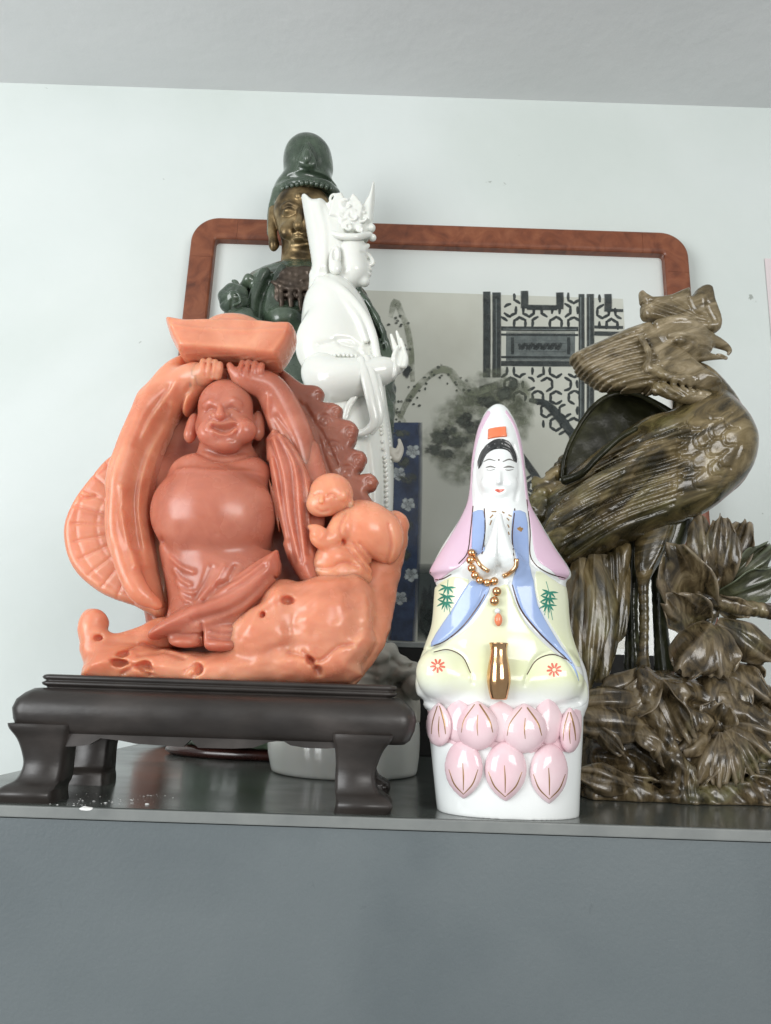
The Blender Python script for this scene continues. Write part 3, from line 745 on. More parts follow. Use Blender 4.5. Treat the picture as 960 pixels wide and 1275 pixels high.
# ---- the figure
b = S()
b.loft([(556, 262, 312, 24, 0), (575, 240, 330, 34, 0), (600, 222, 338, 44, 2), (640, 205, 338, 52, 4), (690, 202, 340, 50, 4), (730, 208, 342, 46, 6), (770, 212, 335, 42, 8), (800, 215, 320, 36, 10)], k=6)
b.e(266, 640, 26, 76, 64, 54, ang=6, k=8)            # belly
b.e(242, 585, 26, 30, 20, 22, ang=-14, k=12); b.e(310, 588, 22, 28, 20, 22, ang=12, k=12)   # chest
b.e(281, 560, 14, 34, 16, 22, k=8)                    # neck roll
b.carve([(247, 565), (265, 574), (285, 576), (305, 571), (318, 562)], 2.6, 2.6, d=34)
b.carve([(222, 588), (240, 588), (262, 592), (285, 592), (310, 588), (326, 590)], -2.2, 4, d=46)
b.carve([(196, 668), (212, 687), (240, 697), (275, 698), (310, 690), (334, 672)], 3.2, 3.0, d=62)
b.carve([(194, 680), (212, 697), (240, 706), (275, 707), (310, 700), (338, 681)], -3.0, 4.0, d=62)
b.e(268, 664, 76, 3, 2.2, 6, k=2, sub=True)           # navel
# head
b.e(281, 508, 30, 34, 36, 32, k=6); b.e(281, 534, 32, 37, 27, 32, k=10)
b.e(262, 540, 52, 16, 15, 14, k=8); b.e(303, 537, 50, 16, 15, 14, k=8)                     # cheeks
b.e(281, 553, 48, 19, 11, 14, k=7)                                                          # chin
b.e(239, 533, 18, 8, 20, 8, ang=6, k=3); b.e(236, 541, 20, 7, 9, 7, k=4)                    # ears
b.e(322, 530, 16, 8, 20, 8, ang=-6, k=3); b.e(321, 539, 18, 7, 9, 7, k=4)
b.c([(274, 502, 60, 2.5), (274, 513, 66, 4.5), (274, 517, 67, 6.0)], k=3); b.e(266, 518, 62, 4, 3.6, 4, k=2); b.e(283, 517, 62, 4, 3.6, 4, k=2)   # nose
b.c([(254, 505, 56, 2.4), (262, 500, 60, 3.4), (270, 502, 61, 2.4)], k=4); b.c([(279, 501, 61, 2.4), (289, 498, 59, 3.4), (299, 503, 54, 2.4)], k=4)   # brows
b.carve([(256, 513), (262, 509), (269, 511)], 2.4, 1.5, d=58); b.carve([(283, 510), (290, 507), (298, 511)], 2.4, 1.5, d=58)
b.carve([(256, 508), (262, 505), (270, 507)], -1.0, 1.6, d=58); b.carve([(283, 506), (290, 503), (298, 507)], -1.0, 1.6, d=58)
b.carve([(263, 519), (256, 527), (255, 535), (261, 541)], 1.6, 1.8, d=62); b.carve([(286, 517), (295, 524), (298, 532), (294, 540)], 1.6, 1.8, d=62)
b.carve([(264, 526), (275, 528), (287, 525), (294, 525)], -2.0, 2.0, d=64)
b.carve([(265, 531), (275, 533.5), (285, 532), (292, 529)], 5.5, 2.7, d=64)
b.carve([(266, 539), (276, 542), (287, 540), (294, 535)], -2.4, 2.0, d=62)
b.carve([(270, 548), (280, 549.5), (290, 547)], 1.2, 1.8, d=60)
b.c([(277, 462, 20, 5), (278, 476, 24, 8)], k=5)       # small knob above the brow
# skirt
b.loft([(686, 200, 342, 50, 10), (712, 206, 346, 52, 12), (745, 214, 342, 52, 16), (775, 208, 326, 50, 20), (792, 205, 316, 44, 22)], k=6)
b.poly([(346, 684), (350, 712), (328, 744), (296, 768), (252, 780), (214, 792), (190, 797), (186, 788), (204, 772), (238, 752), (276, 732), (312, 704)], 52, 26, 18, k=6, smooth=3)
for pts in ([(212, 706), (222, 720), (236, 728)], [(216, 722), (226, 734), (240, 738)], [(222, 738), (232, 748), (244, 750)], [(208, 692), (222, 704), (240, 712)]):
    b.carve(pts, -2.4, 2.8, d=64)
for pts in ([(330, 705), (300, 728), (265, 745), (232, 752)], [(338, 716), (312, 742), (282, 760), (240, 772)], [(260, 705), (252, 725), (240, 745)], [(290, 704), (278, 726), (252, 748)], [(322, 700), (300, 716), (270, 728)]):
    b.carve(pts, 2.6, 3.2, d=74)
for pts in ([(335, 720), (300, 757), (262, 772), (215, 786)], [(276, 702), (264, 724), (246, 744)]):
    b.carve(pts, -2.0, 3.2, d=78)
# trouser ends and feet
b.poly([(214, 776), (253, 778), (252, 806), (212, 802)], 40, 22, 8, k=3, smooth=2)
b.poly([(254, 776), (304, 778), (300, 808), (254, 810)], 44, 24, 9, k=3, smooth=2)
b.e(276, 803, 58, 21, 7, 16, k=3); b.e(230, 800, 54, 17, 6, 14, k=3)
b.carve([(253, 778), (253, 812)], 4, 2, d=60)
for pts in ([(262, 786), (280, 789), (298, 787)], [(262, 794), (280, 797), (298, 794)], [(218, 788), (232, 790), (248, 789)]): b.carve(pts, 1.6, 2, d=66)
b.floor(z_top-0.0005)
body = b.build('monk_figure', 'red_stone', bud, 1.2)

# ---- raised arms with hands
b = S()
b.c([(376, 590, 8, 22), (366, 548, 14, 23), (350, 508, 22, 21), (334, 482, 32, 17), (312, 474, 42, 12.5), (298, 468, 46, 10)], k=4, kin=6)
b.c([(298, 470, 46, 9), (290, 462, 50, 6), (286, 455, 50, 4.2)], k=3)
for i, (x, y) in enumerate(((300, 452), (308, 451), (316, 452), (324, 455))): b.c([(x-1, 472-i, 48, 5.2), (x, 462, 52, 5), (x+2, y, 50, 4.2)], k=1.5)
b.carve([(302, 470), (304, 455)], 1.6, 1.2, d=52); b.carve([(311, 469), (312, 455)], 1.6, 1.2, d=52)
b.carve([(336, 498), (334, 520), (342, 540), (352, 552)], -2.4, 3.0, d=34)
b.carve([(345, 520), (362, 545), (374, 580)], 2.0, 3, d=36)
b.build('arm', 'red_stone', bud, 1.2)
b = S()
b.c([(232, 478, 24, 14), (248, 468, 36, 13), (258, 464, 42, 11)], k=4, kin=6)
for i, (x, y) in enumerate(((252, 450), (260, 449), (267, 451), (273, 454))): b.c([(x-2, 468, 46, 5.5), (x, 460, 50, 5), (x+1, y, 50, 4.2)], k=1.5)
b.carve([(256, 468), (257, 453)], 1.6, 1.2, d=50); b.carve([(264, 468), (264, 454)], 1.6, 1.2, d=50)
b.build('hand', 'orange_stone', bud, 1.0)

# ---- robe hanging from both arms
b = S()
b.poly([(x+0.037*(473-x)*0.85*(182-x)/33, y+0.037*(850-y)*0.85*(180-x)/35) for x, y in ((238, 456), (214, 466), (190, 492), (168, 538), (150, 570), (137, 600), (131, 640), (133, 672), (147, 692), (154, 716), (162, 738), (182, 753), (207, 757), (212, 735), (205, 705), (198, 670), (196, 630), (206, 590), (216, 560), (228, 532), (240, 500), (252, 474))], 16, 20, 16, smooth=3, slope=(-0.85, 0))
b.c([(150, 585, 40, 12), (146, 640, 46, 12), (152, 690, 46, 12), (172, 735, 44, 13), (195, 750, 40, 9)], k=14)
b.c([(186, 500, 30, 16), (160, 556, 40, 15), (148, 600, 46, 13)], k=12)
b.c([(178, 548, -4, 22), (198, 512, 6, 26), (220, 488, 16, 25), (240, 472, 28, 18), (250, 467, 36, 13)], k=16, kin=6)
b.carve([(240, 484), (216, 512), (204, 548)], 3.0, 3.0, d=30); b.carve([(248, 480), (228, 512), (214, 548)], -1.8, 3.0, d=26); b.carve([(222, 478), (196, 512), (180, 548)], -1.6, 3.4, d=38); b.carve([(212, 482), (186, 520), (172, 560)], 1.8, 3.0, d=40)
for pts in ([(222, 488), (190, 560), (178, 640), (190, 720), (200, 748)], [(205, 505), (178, 560), (166, 620), (170, 680)]): b.carve(pts, 3.5, 5, d=44)
for pts in ([(232, 490), (203, 558), (192, 640), (200, 715)], [(212, 500), (186, 560), (172, 630), (180, 700)], [(157, 610), (160, 660), (172, 705)]): b.carve(pts, -3.0, 3.5, d=44)
b.c([(238, 490, 44, 8), (210, 556, 46, 12), (193, 630, 48, 13), (197, 700, 48, 12), (206, 742, 46, 8)], k=7, sub=True)
b.carve([(153, 632), (160, 660), (163, 680)], 1.8, 2, d=60)
b.carve([(205, 520), (225, 515), (222, 560), (205, 575)], 3, 5, d=40)
b.build('robe_drape', 'orange_stone', bud, 1.2)
b = S()
b.poly([(330, 548), (342, 536), (362, 548), (380, 580), (391, 612), (388, 650), (392, 690), (398, 732), (380, 728), (362, 704), (350, 672), (341, 640), (334, 600)], 26, 26, 18, smooth=3, slope=(0.12, 0))
b.c([(384, 560, 14, 14), (392, 600, 16, 16), (388, 650, 20, 16), (384, 690, 26, 13), (390, 722, 30, 9)], k=10)
for k_, pts in enumerate(([(336, 550), (348, 590), (356, 650), (368, 700)], [(344, 542), (362, 580), (368, 640), (376, 700)], [(352, 544), (374, 585), (380, 640), (384, 690)], [(332, 572), (342, 620), (352, 670)])):
    b.carve(pts, 3.2, 2.8, d=44); b.carve([(x+6, y) for x, y in pts], -2.2, 3, d=44)
b.carve([(340, 536), (352, 528), (368, 540)], -3, 3, d=40); b.carve([(336, 544), (350, 538), (366, 552)], 2.5, 2.2, d=40)
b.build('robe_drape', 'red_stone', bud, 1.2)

# ---- ingot on the hands
b = S()
b.poly([(208, 403), (216, 401), (236, 405), (258, 404), (320, 405), (345, 408), (364, 408), (369, 418), (364, 436), (352, 458), (340, 461), (300, 456), (236, 452), (226, 444), (215, 424)], 30, 34, 9, smooth=2, slope=(0, 0.30))
b.e(292, 412, 22, 40, 20, 30, k=6)
b.carve([(214, 406), (250, 412), (300, 414), (340, 412), (364, 411)], -1.5, 3.0, d=60)
b.build('ingot', 'orange_stone', bud, 1.25)

# ---- fan behind the left drape
b = S()
fan = [(150, 562), (132, 575), (115, 595), (96, 620), (83, 648), (81, 672), (88, 700), (104, 722), (132, 742), (168, 755), (205, 768), (215, 700), (190, 600)]
b.poly(fan, -12, 13, 9, smooth=3)
for i in range(13):
    a = math.radians(112+i*13.2); x0, y0 = 188, 655
    p1 = (x0+40*math.cos(a), y0-40*math.sin(a)); p2 = (x0+98*math.cos(a), y0-98*math.sin(a))
    b.carve([p1, p2], 1.2, 1.5, d=0)
for r_ in (64, 88):
    b.carve([(188+r_*1.06*math.cos(math.radians(t)), 655-r_*math.sin(math.radians(t))) for t in range(100, 275, 12)], 0.5, 1.6, d=0)
b.carve([(98+0, 616), (104, 620), (118, 618)], 2.5, 2, d=0)
b.build('fan', 'orange_stone', bud, 1.25)

# ---- curling cloud behind the right arm
b = S()
cl = [(345, 455), (362, 468), (378, 480), (388, 481), (398, 483), (405, 491), (403, 502), (416, 503), (428, 511), (427, 523), (437, 525), (447, 535), (444, 552), (440, 560), (452, 563), (458, 573), (452, 586), (447, 592), (462, 590), (472, 601), (466, 612), (458, 615), (468, 628), (480, 640), (470, 690), (440, 720), (398, 720), (392, 620), (380, 560), (360, 510)]
b.poly(cl, -22, 16, 9, smooth=2)
for cx, cy, r_ in ((398, 495, 7), (420, 516, 8), (437, 541, 9), (446, 575, 9), (462, 602, 8), (414, 560, 12), (432, 590, 11), (404, 525, 9)):
    b.carve([(cx+r_*(1-t/14)*math.cos(t*0.8), cy-r_*(1-t/14)*math.sin(t*0.8)) for t in range(0, 12)], 1.3, 1.4, d=-8)
    b.carve([(cx-r_-6, cy-r_*0.4), (cx-r_*0.2, cy-r_-3), (cx+r_+1, cy-2)], -0.8, 2.4, d=-8)
for pts in ([(372, 500), (392, 530), (404, 570), (415, 600)], [(380, 505), (404, 545), (420, 580)], [(388, 560), (400, 590), (420, 610)]): b.carve(pts, 2.0, 2.5, d=-8)
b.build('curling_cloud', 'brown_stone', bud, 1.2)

# ---- small child leaning on the rock
b = S()
b.e(455, 660, 18, 42, 36, 34, ang=24, k=6)             # rounded back
b.e(482, 672, 10, 20, 32, 26, k=10)
b.c([(428, 650, 34, 15), (415, 668, 46, 12), (404, 676, 50, 9)], k=6); b.e(397, 668, 52, 11, 14, 12, ang=-18, k=4); b.c([(386, 656, 54, 3), (392, 658, 56, 5), (402, 664, 56, 6)], k=3)
b.e(416, 696, 30, 24, 20, 24, k=6); b.c([(400, 706, 34, 13), (418, 713, 36, 15), (440, 712, 32, 13)], k=6)
b.c([(440, 690, 26, 18), (450, 716, 20, 14)], k=8)
for pts in ([(448, 676), (468, 694), (492, 700)], [(434, 684), (456, 706), (470, 716)], [(440, 676), (464, 704), (480, 720)], [(484, 652), (488, 676), (482, 698)], [(430, 640), (424, 660), (428, 676)], [(392, 706), (410, 708), (430, 700), (446, 705)]): b.carve(pts, 2.2, 2.0, d=46)
for pts in ([(398, 660), (396, 670)], [(388, 668), (402, 676)]): b.carve(pts, 1.0, 1.4, d=60)
b.floor(z_top)
chi = b.build('child_figure', 'light_orange_stone', bud, 1.2)
b = S()
b.e(412, 616, 36, 27, 26, 27, ang=-20, k=3); b.e(399, 628, 48, 17, 15, 15, k=8); b.e(436, 627, 40, 4.5, 7.5, 5, k=2)
b.carve([(391, 614), (397, 612), (402, 616)], 1.6, 1.4, d=66); b.carve([(408, 616), (414, 614), (418, 618)], 1.6, 1.4, d=66)
b.c([(401, 617, 62, 2), (400, 624, 65, 3.2)], k=2); b.carve([(394, 632), (400, 635), (408, 633)], 1.8, 1.5, d=66); b.e(426, 617, 56, 6, 6, 4, k=3); b.c([(432, 612, 52, 3), (430, 622, 52, 2.6)], k=2)
b.build('child_head', 'light_orange_stone', chi, 0.9)

# ---- rock the group stands on
b = S()
b.poly([(104, 850), (118, 815), (150, 800), (200, 806), (260, 812), (330, 800), (400, 790), (455, 780), (470, 800), (452, 828), (436, 852), (280, 856)], 22, 52, 30, smooth=2)
b.c([(117, 776, 30, 17), (118, 796, 34, 17), (130, 826, 40, 20), (150, 848, 44, 20)], k=8)
b.c([(125, 800, 34, 14), (150, 800, 30, 12), (180, 796, 20, 16), (200, 790, 10, 20)], k=8)
b.e(352, 752, 40, 28, 28, 32, ang=-10, k=8); b.e(330, 790, 46, 44, 34, 34, ang=-20, k=10)
b.e(405, 778, 34, 56, 58, 46, ang=8, k=10); b.e(432, 760, 20, 34, 52, 40, k=8)
b.e(262, 838, 46, 60, 16, 30, k=8); b.e(200, 830, 44, 46, 18, 30, k=8)
b.c([(455, 740, -10, 26), (478, 700, -16, 24), (490, 655, -20, 20)], k=10); b.c([(470, 720, -12, 24), (462, 780, 0, 24), (440, 820, 8, 22), (425, 845, 14, 18)], k=10)
b.noise(0.9, 36, 3); b.noise(0.25, 14, 4)
for x, y, rx, rz, dd in ((121, 794, 5, 3.5, 52), (358, 747, 8, 5, 70), (326, 764, 4, 5, 74), (385, 822, 4, 5, 78), (396, 838, 6, 8, 70), (152, 814, 7, 4, 66), (147, 826, 8, 4, 70), (180, 828, 7, 5, 74), (184, 842, 9, 4, 76), (166, 804, 8, 4, 60), (246, 832, 5, 5, 78), (200, 798, 8, 5, 50), (205, 800, 7, 4, 52)):
    b.e(x, y, dd, rx, rz, 14, k=3, sub=True)
for pts in ([(378, 812), (386, 820), (392, 832)], [(384, 820), (400, 822), (420, 806), (440, 802)], [(360, 812), (378, 818)], [(148, 812), (165, 800), (190, 806)], [(138, 822), (160, 826), (184, 840)], [(150, 838), (172, 828), (190, 834)], [(230, 836), (244, 826), (250, 836), (240, 842)], [(170, 816), (200, 812), (228, 820)]): b.carve(pts, 3.2, 2.2, d=72)
for pts in ([(345, 742), (322, 762), (306, 790)], [(372, 728), (400, 724), (430, 724)], [(456, 740), (452, 790), (430, 826)], [(140, 806), (165, 796), (185, 800)]): b.carve(pts, -2.0, 5, d=72)
b.floor(z_top-0.0005)
b.build('rock', 'orange_stone', bud, 1.4)
# ================================================================ painted porcelain seated figure on a lotus
def glaze(name, a, b_, rough=0.07, metal=0.0, scale=9):
    m = noise_mat(name, [(0.32, a), (0.68, b_)], scale=scale, rough=(rough, rough+0.05), spec=0.5, metal=metal, bump=0.03, bump_scale=45)
    return m
glaze('glaze_white', (0.74, 0.77, 0.76), (0.80, 0.815, 0.80))
m = glaze('glaze_cream', (0.72, 0.75, 0.46), (0.77, 0.79, 0.62), scale=14)
def fade_to_white(m, z0, z1):            # sprayed glaze thins out to white towards the hem
    N, L = m.node_tree.nodes, m.node_tree.links; b_ = N['Principled BSDF']; src = b_.inputs['Base Color'].links[0].from_socket
    tc = N.new('ShaderNodeTexCoord'); sx = N.new('ShaderNodeSeparateXYZ'); L.new(tc.outputs['Object'], sx.inputs[0])
    nz = N.new('ShaderNodeTexNoise'); nz.inputs['Scale'].default_value = 60; L.new(tc.outputs['Object'], nz.inputs['Vector'])
    ma = N.new('ShaderNodeMath'); ma.operation = 'MULTIPLY_ADD'; ma.inputs[1].default_value = 0.012; L.new(nz.outputs['Fac'], ma.inputs[0]); L.new(sx.outputs['Z'], ma.inputs[2])
    mr = N.new('ShaderNodeMapRange'); mr.interpolation_type = 'SMOOTHSTEP'; mr.inputs[1].default_value = z0+0.006; mr.inputs[2].default_value = z1+0.006; L.new(ma.outputs[0], mr.inputs[0])
    mx = N.new('ShaderNodeMix'); mx.data_type = 'RGBA'; mx.inputs[6].default_value = (0.78, 0.80, 0.785, 1)
    L.new(mr.outputs[0], mx.inputs[0]); L.new(src, mx.inputs[7]); L.new(mx.outputs[2], b_.inputs['Base Color'])
fade_to_white(m, W(620, 876, 0.02)[2], W(620, 838, 0.02)[2])
glaze('glaze_lilac', (0.66, 0.44, 0.57), (0.72, 0.54, 0.64))
glaze('glaze_blue', (0.27, 0.37, 0.64), (0.36, 0.46, 0.68), scale=20)
glaze('glaze_pink', (0.74, 0.50, 0.545), (0.77, 0.61, 0.63), scale=30)
glaze('glaze_black', (0.018, 0.02, 0.02), (0.05, 0.05, 0.05), scale=60)
glaze('glaze_orange', (0.75, 0.16, 0.06), (0.80, 0.27, 0.14), scale=40)
glaze('gilt', (0.62, 0.34, 0.16), (0.85, 0.56, 0.32), rough=0.10, metal=1.0, scale=30)
glaze('paint_gold', (0.32, 0.17, 0.06), (0.42, 0.25, 0.11), rough=0.2, metal=0.4, scale=60)
glaze('paint_brown', (0.045, 0.022, 0.018), (0.11, 0.05, 0.04), rough=0.2, scale=60)
glaze('paint_green', (0.02, 0.18, 0.12), (0.05, 0.27, 0.19), rough=0.15, scale=60)
glaze('paint_red', (0.62, 0.11, 0.07), (0.72, 0.19, 0.13), rough=0.15, scale=60)
glaze('paint_grey', (0.16, 0.15, 0.14), (0.26, 0.25, 0.24), rough=0.15, scale=60)
GY = 0.046
gp = W(631, 1022, GY)
gua = empty('porcelain_figurine', (gp[0], GY, 0))
tag(gua, 'small painted porcelain goddess with pink hood praying on a pink lotus', 'figurine')
g = Sculpt(GY, (625, 800))
g.loft([(504, 616, 624, 4, 0), (508, 610, 630, 12, 0), (516, 603, 636, 18, 0), (530, 597, 643, 24, 0), (550, 592, 649, 29, 0), (575, 588, 653, 32, 0), (605, 586, 656, 34, 0), (628, 582, 660, 36, 0), (650, 571, 672, 40, 0), (680, 552, 690, 47, 0),
        (705, 539, 707, 53, 0), (716, 536, 710, 55, 0), (724, 542, 704, 52, 0), (745, 541, 706, 53, 0), (780, 538, 709, 55, 0), (805, 530, 717, 58, 0), (830, 522, 728, 60, 0), (855, 518, 732, 61, 0), (874, 522, 731, 60, 0), (886, 531, 725, 58, 0)], k=2)
g.loft([(878, 534, 724, 58, 0), (900, 533, 724, 60, 0), (940, 537, 722, 60, 0), (980, 541, 720, 60, 0), (1008, 544, 719, 59, 0), (1034, 548, 717, 56, 0)], k=4, power=2.3)
g.e(621, 590, 21, 22, 31, 17, k=4); g.e(621, 604, 24, 20, 17, 16, k=6)           # face
g.c([(621, 588, 38, 2), (621, 600, 42, 3.2)], k=4)                                # nose
g.e(621, 615, 32, 9, 6, 7, k=6); g.e(608, 603, 30, 9, 8, 6, k=8); g.e(634, 603, 30, 9, 8, 6, k=8)
g.carve([(601, 622), (596, 596), (597, 570), (604, 553)], 2.0, 2.2, d=34); g.carve([(642, 622), (648, 596), (647, 570), (640, 552)], 2.0, 2.2, d=34)
g.carve([(614, 610.5), (621, 612), (628, 610.5)], 0.9, 1.0, d=42)
g.carve([(606, 584), (612, 586), (617, 585)], 0.6, 1.0, d=40); g.carve([(627, 585), (633, 586), (639, 584)], 0.6, 1.0, d=40)
# praying hands, cuffs, lap
g.c([(602, 704, 50, 14), (611, 694, 58, 12), (617, 672, 60, 8.5), (620, 654, 58, 6), (621, 643, 55, 3.5)], k=3)
g.c([(640, 706, 48, 14), (632, 695, 57, 12), (626, 672, 60, 8.5), (622, 654, 58, 6), (622, 643, 55, 3.5)], k=3)
g.carve([(622, 648), (621, 672), (620, 700), (618, 716)], 2.0, 1.4, d=70)
g.e(592, 712, 40, 14, 18, 14, ang=-30, k=6); g.e(646, 716, 40, 14, 18, 14, ang=30, k=6)
g.e(551, 838, 36, 31, 30, 26, ang=6, k=10); g.e(691, 842, 36, 32, 30, 26, ang=-6, k=10)  # knees
g.e(622, 846, 40, 70, 18, 24, k=12)
g.carve([(541, 812), (560, 808), (577, 818), (586, 838), (588, 850)], 1.8, 2.6, d=56); g.carve([(705, 818), (686, 812), (668, 820), (656, 840), (652, 852)], 1.8, 2.6, d=56)
g.carve([(604, 735), (597, 752), (578, 778), (556, 797), (538, 805)], 2.2, 2.6, d=56); g.carve([(636, 726), (648, 760), (668, 786), (700, 815), (722, 850)], 2.2, 2.6, d=54)
g.carve([(548, 724), (575, 708), (588, 700)], 1.6, 2.4, d=46); g.carve([(700, 722), (675, 712), (660, 702)], 1.6, 2.4, d=46)
g.carve([(526, 872), (560, 880), (622, 884), (690, 880), (726, 874)], 3.0, 4, d=58)
g.floor(0.0)
gbody = g.build('figure_body', 'glaze_white', gua, 1.1)
def patch(name, outline, d, th, mat, smooth=3, vox=0.8, front=True, lines=()):
    """a raised coat of glaze on the figure: the body's skin thickened inside an outline"""
    A = np.array(outline, float)
    if smooth: A = catmull(np.vstack([A, A[:1]]), smooth)[:-1]
    C = np.array([g.P(a[0], a[1], d) for a in A]); Q = C[:, [0, 2]]; s = g.s
    ras = Raster(lambda x, z: poly_sd(x, z, Q), Q.min(0)-6*s, Q.max(0)+6*s, 0.7*s)
    q = g.copy(); lo = np.array([Q[:, 0].min(), GY-90*s, Q[:, 1].min()])-2*s; hi = np.array([Q[:, 0].max(), GY+(0 if front else 80*s), Q[:, 1].max()])+2*s
    tt = th*s
    for ln in lines: q.carve(ln, 0.8, 1.1, d=d)
    def op(p, v):
        sd = ras(p[:, 0], p[:, 2]); e = np.clip(-sd/(1.5*s), 0, 1); e = np.sqrt(np.maximum(1-(1-e)**2, 0))
        return np.maximum(np.maximum(v-tt*e, -(v+2.2*s)), np.maximum(sd, p[:, 1]-hi[1]))
    q.ops = [o[:3]+(False,) for o in q.ops]+[(lo-9, hi+9, op, False), (lo, hi, lambda p, v: v, True)]
    return q.build(name, mat, gua, vox)
PK = 0.9
patch('pink_hood', [(609, 506), (598, 524), (590, 548), (585, 600), (583, 620), (573, 645), (554, 678), (536, 706), (537, 719), (546, 722), (560, 714), (574, 706), (584, 690), (588, 660), (589, 630), (590, 590), (594, 556), (602, 530), (612, 512)], 24, PK, 'glaze_lilac')
patch('pink_hood', [(632, 507), (643, 524), (651, 548), (658, 600), (661, 622), (671, 646), (690, 680), (709, 708), (707, 720), (696, 722), (680, 712), (667, 704), (661, 690), (659, 660), (656, 632), (653, 598), (647, 556), (640, 530), (630, 512)], 24, PK, 'glaze_lilac')
patch('cream_robe', [(530, 729), (545, 724), (562, 716), (580, 720), (584, 726), (574, 746), (558, 775), (540, 803), (520, 806), (526, 780), (530, 750)], 44, 0.5, 'glaze_cream')
patch('cream_robe', [(716, 727), (702, 725), (690, 719), (666, 712), (668, 745), (682, 772), (704, 806), (716, 830), (728, 824), (722, 790), (718, 750)], 44, 0.5, 'glaze_cream')
patch('cream_robe', [(612, 734), (602, 758), (582, 782), (552, 800), (530, 806), (512, 830), (508, 870), (530, 884), (622, 884), (700, 884), (738, 876), (738, 850), (722, 838), (704, 822), (676, 800), (654, 776), (640, 746), (632, 728), (622, 730)], 50, 0.5, 'glaze_cream')
patch('blue_stole', [(590, 634), (603, 633), (604, 660), (600, 690), (592, 690), (587, 686), (588, 660)], 42, 1.5, 'glaze_blue', smooth=2)
patch('blue_stole', [(588, 722), (600, 726), (610, 731), (604, 746), (584, 775), (562, 794), (538, 804), (545, 786), (563, 759), (579, 732)], 52, 1.5, 'glaze_blue', smooth=2)
patch('blue_stole', [(641, 633), (658, 634), (660, 665), (659, 704), (665, 722), (670, 753), (689, 786), (708, 816), (718, 838), (728, 868), (722, 852), (703, 818), (678, 796), (660, 776), (646, 756), (637, 728), (641, 707), (637, 668)], 50, 1.5, 'glaze_blue', smooth=2)
patch('hair', [(598, 580), (597, 568), (602, 555), (612, 547), (622, 544), (634, 547), (642, 556), (646, 566), (645, 574), (640, 571), (636, 562), (628, 558), (616, 558), (607, 563), (602, 573)], 36, 2.2, 'glaze_black', smooth=2, vox=0.6, lines=([(621, 545), (621, 558)], [(618, 547), (609, 553), (602, 566)], [(616, 552), (608, 558), (602, 572)], [(625, 547), (635, 552), (642, 562)], [(626, 552), (636, 557), (642, 568)]))
patch('crown_jewel', [(609, 531), (631, 529), (632, 543), (608, 545)], 32, 2.4, 'glaze_orange', smooth=0, vox=0.6)
patch('pink_wash', [(530, 884), (560, 890), (622, 894), (690, 890), (728, 884), (728, 925), (708, 938), (684, 930), (660, 938), (640, 930), (622, 936), (602, 928), (580, 934), (560, 926), (544, 930), (528, 920)], 50, 0.35, 'glaze_pink', vox=1.0)
# lotus petals: cushions that follow the curve of the base
pb_ = bvh_of([gbody])
def petal(x0, x1, tip, root, up, bulge, lift=0.0, mat='glaze_pink'):
    cx = (x0+x1)/2; hp_, hn_ = hit(pb_, cx, max((tip+root)/2, 888)); dd = (GY-hp_[1])/g.s+lift; sl = hn_[0]/hn_[1]; sz = -hn_[2]/hn_[1]
    w_ = (x1-x0)/2; H = root-tip; out = []
    for t in np.linspace(0, 2*math.pi, 26, endpoint=False):
        c, s_ = math.cos(t), math.sin(t)         # teardrop: round at the root, pointed at the tip
        wv = w_*(s_)*(1 if c < 0 else (1-c**2.2)**0.35*0.98 if c < 0.999 else 0)
        out.append((cx+wv*1.0, (tip+root)/2-H/2*c))
    q = Sculpt(GY, (625, 900)); q.poly(out, dd, bulge, w_*0.85, k=0, slope=(max(-1.8, min(1.8, sl)), max(-0.3, min(0.3, sz))), back=0.6)
    return q.build('lotus_petal', mat, gua, 0.9)
pts = [petal(552, 590, 869, 925, 1, 9, -1), petal(600, 646, 871, 925, 1, 9, 0), petal(662, 702, 867, 928, 1, 9, -1),
       petal(531, 561, 874, 930, 1, 13, 1), petal(568, 620, 872, 935, 1, 17, 2), petal(624, 682, 875, 938, 1, 17, 2), petal(694, 725, 880, 938, 1, 14, 2),
       petal(554, 600, 995, 921, 0, 14, 0), petal(603, 656, 998, 922, 0, 15, 0), petal(658, 709, 1001, 925, 0, 14, 0)]
# golden vase
vd_ = hit(pb_, 621, 862)[0][1]-7*g.s
vt, vb = W(621, 801, vd_), W(621, 871, vd_); vh = vt[2]-vb[2]; k = g.s*0.92
prof_v = [(9, 0.0), (10.5, 0.02), (12.5, 0.14), (14.6, 0.30), (14.8, 0.42), (13.2, 0.60), (11.2, 0.76), (10.4, 0.86), (11.0, 0.95), (12.2, 1.0), (9.5, 1.0), (8.5, 0.92)]
pv = catmull([(r_*k, z*vh) for r_, z in prof_v], 3)
V, Fc = lathe_mesh((vb[0], vb[1], vb[2]), pv, 32); pyobj('golden_vase', V, Fc, 'gilt', gua)
# paint and beads lie on what the figure's skin, glaze and petals present
gch = [o for o in gua.children if o.name.split('.')[0] in ('figure_body', 'pink_hood', 'cream_robe', 'blue_stole', 'lotus_petal', 'hair')]
gb = bvh_of(gch)
def bead(px, py, r_, mat, name='bead', sc_=(1, 1, 1)):
    p, n_ = hit(gb, px, py)
    c = p-np.array([0, 1, 0])*r_*g.s*0.7
    V, Fc = sphere_mesh(c, np.array(sc_)*r_*g.s); pyobj(name, V, Fc, mat, gua)
for px, py, r_ in ((587, 689, 5.0), (585.5, 698, 5.4), (587, 708, 5.2), (591, 717, 5.0), (597, 723, 4.8), (606, 726, 4.8), (615, 724, 5.0), (618, 737, 5.6), (615, 749, 5.8)): bead(px, py, r_, 'gilt')
bead(619, 761, 3.6, 'glaze_white', 'bead'); bead(620, 772, 5.6, 'glaze_orange', 'pendant', (0.85, 0.8, 1.35))
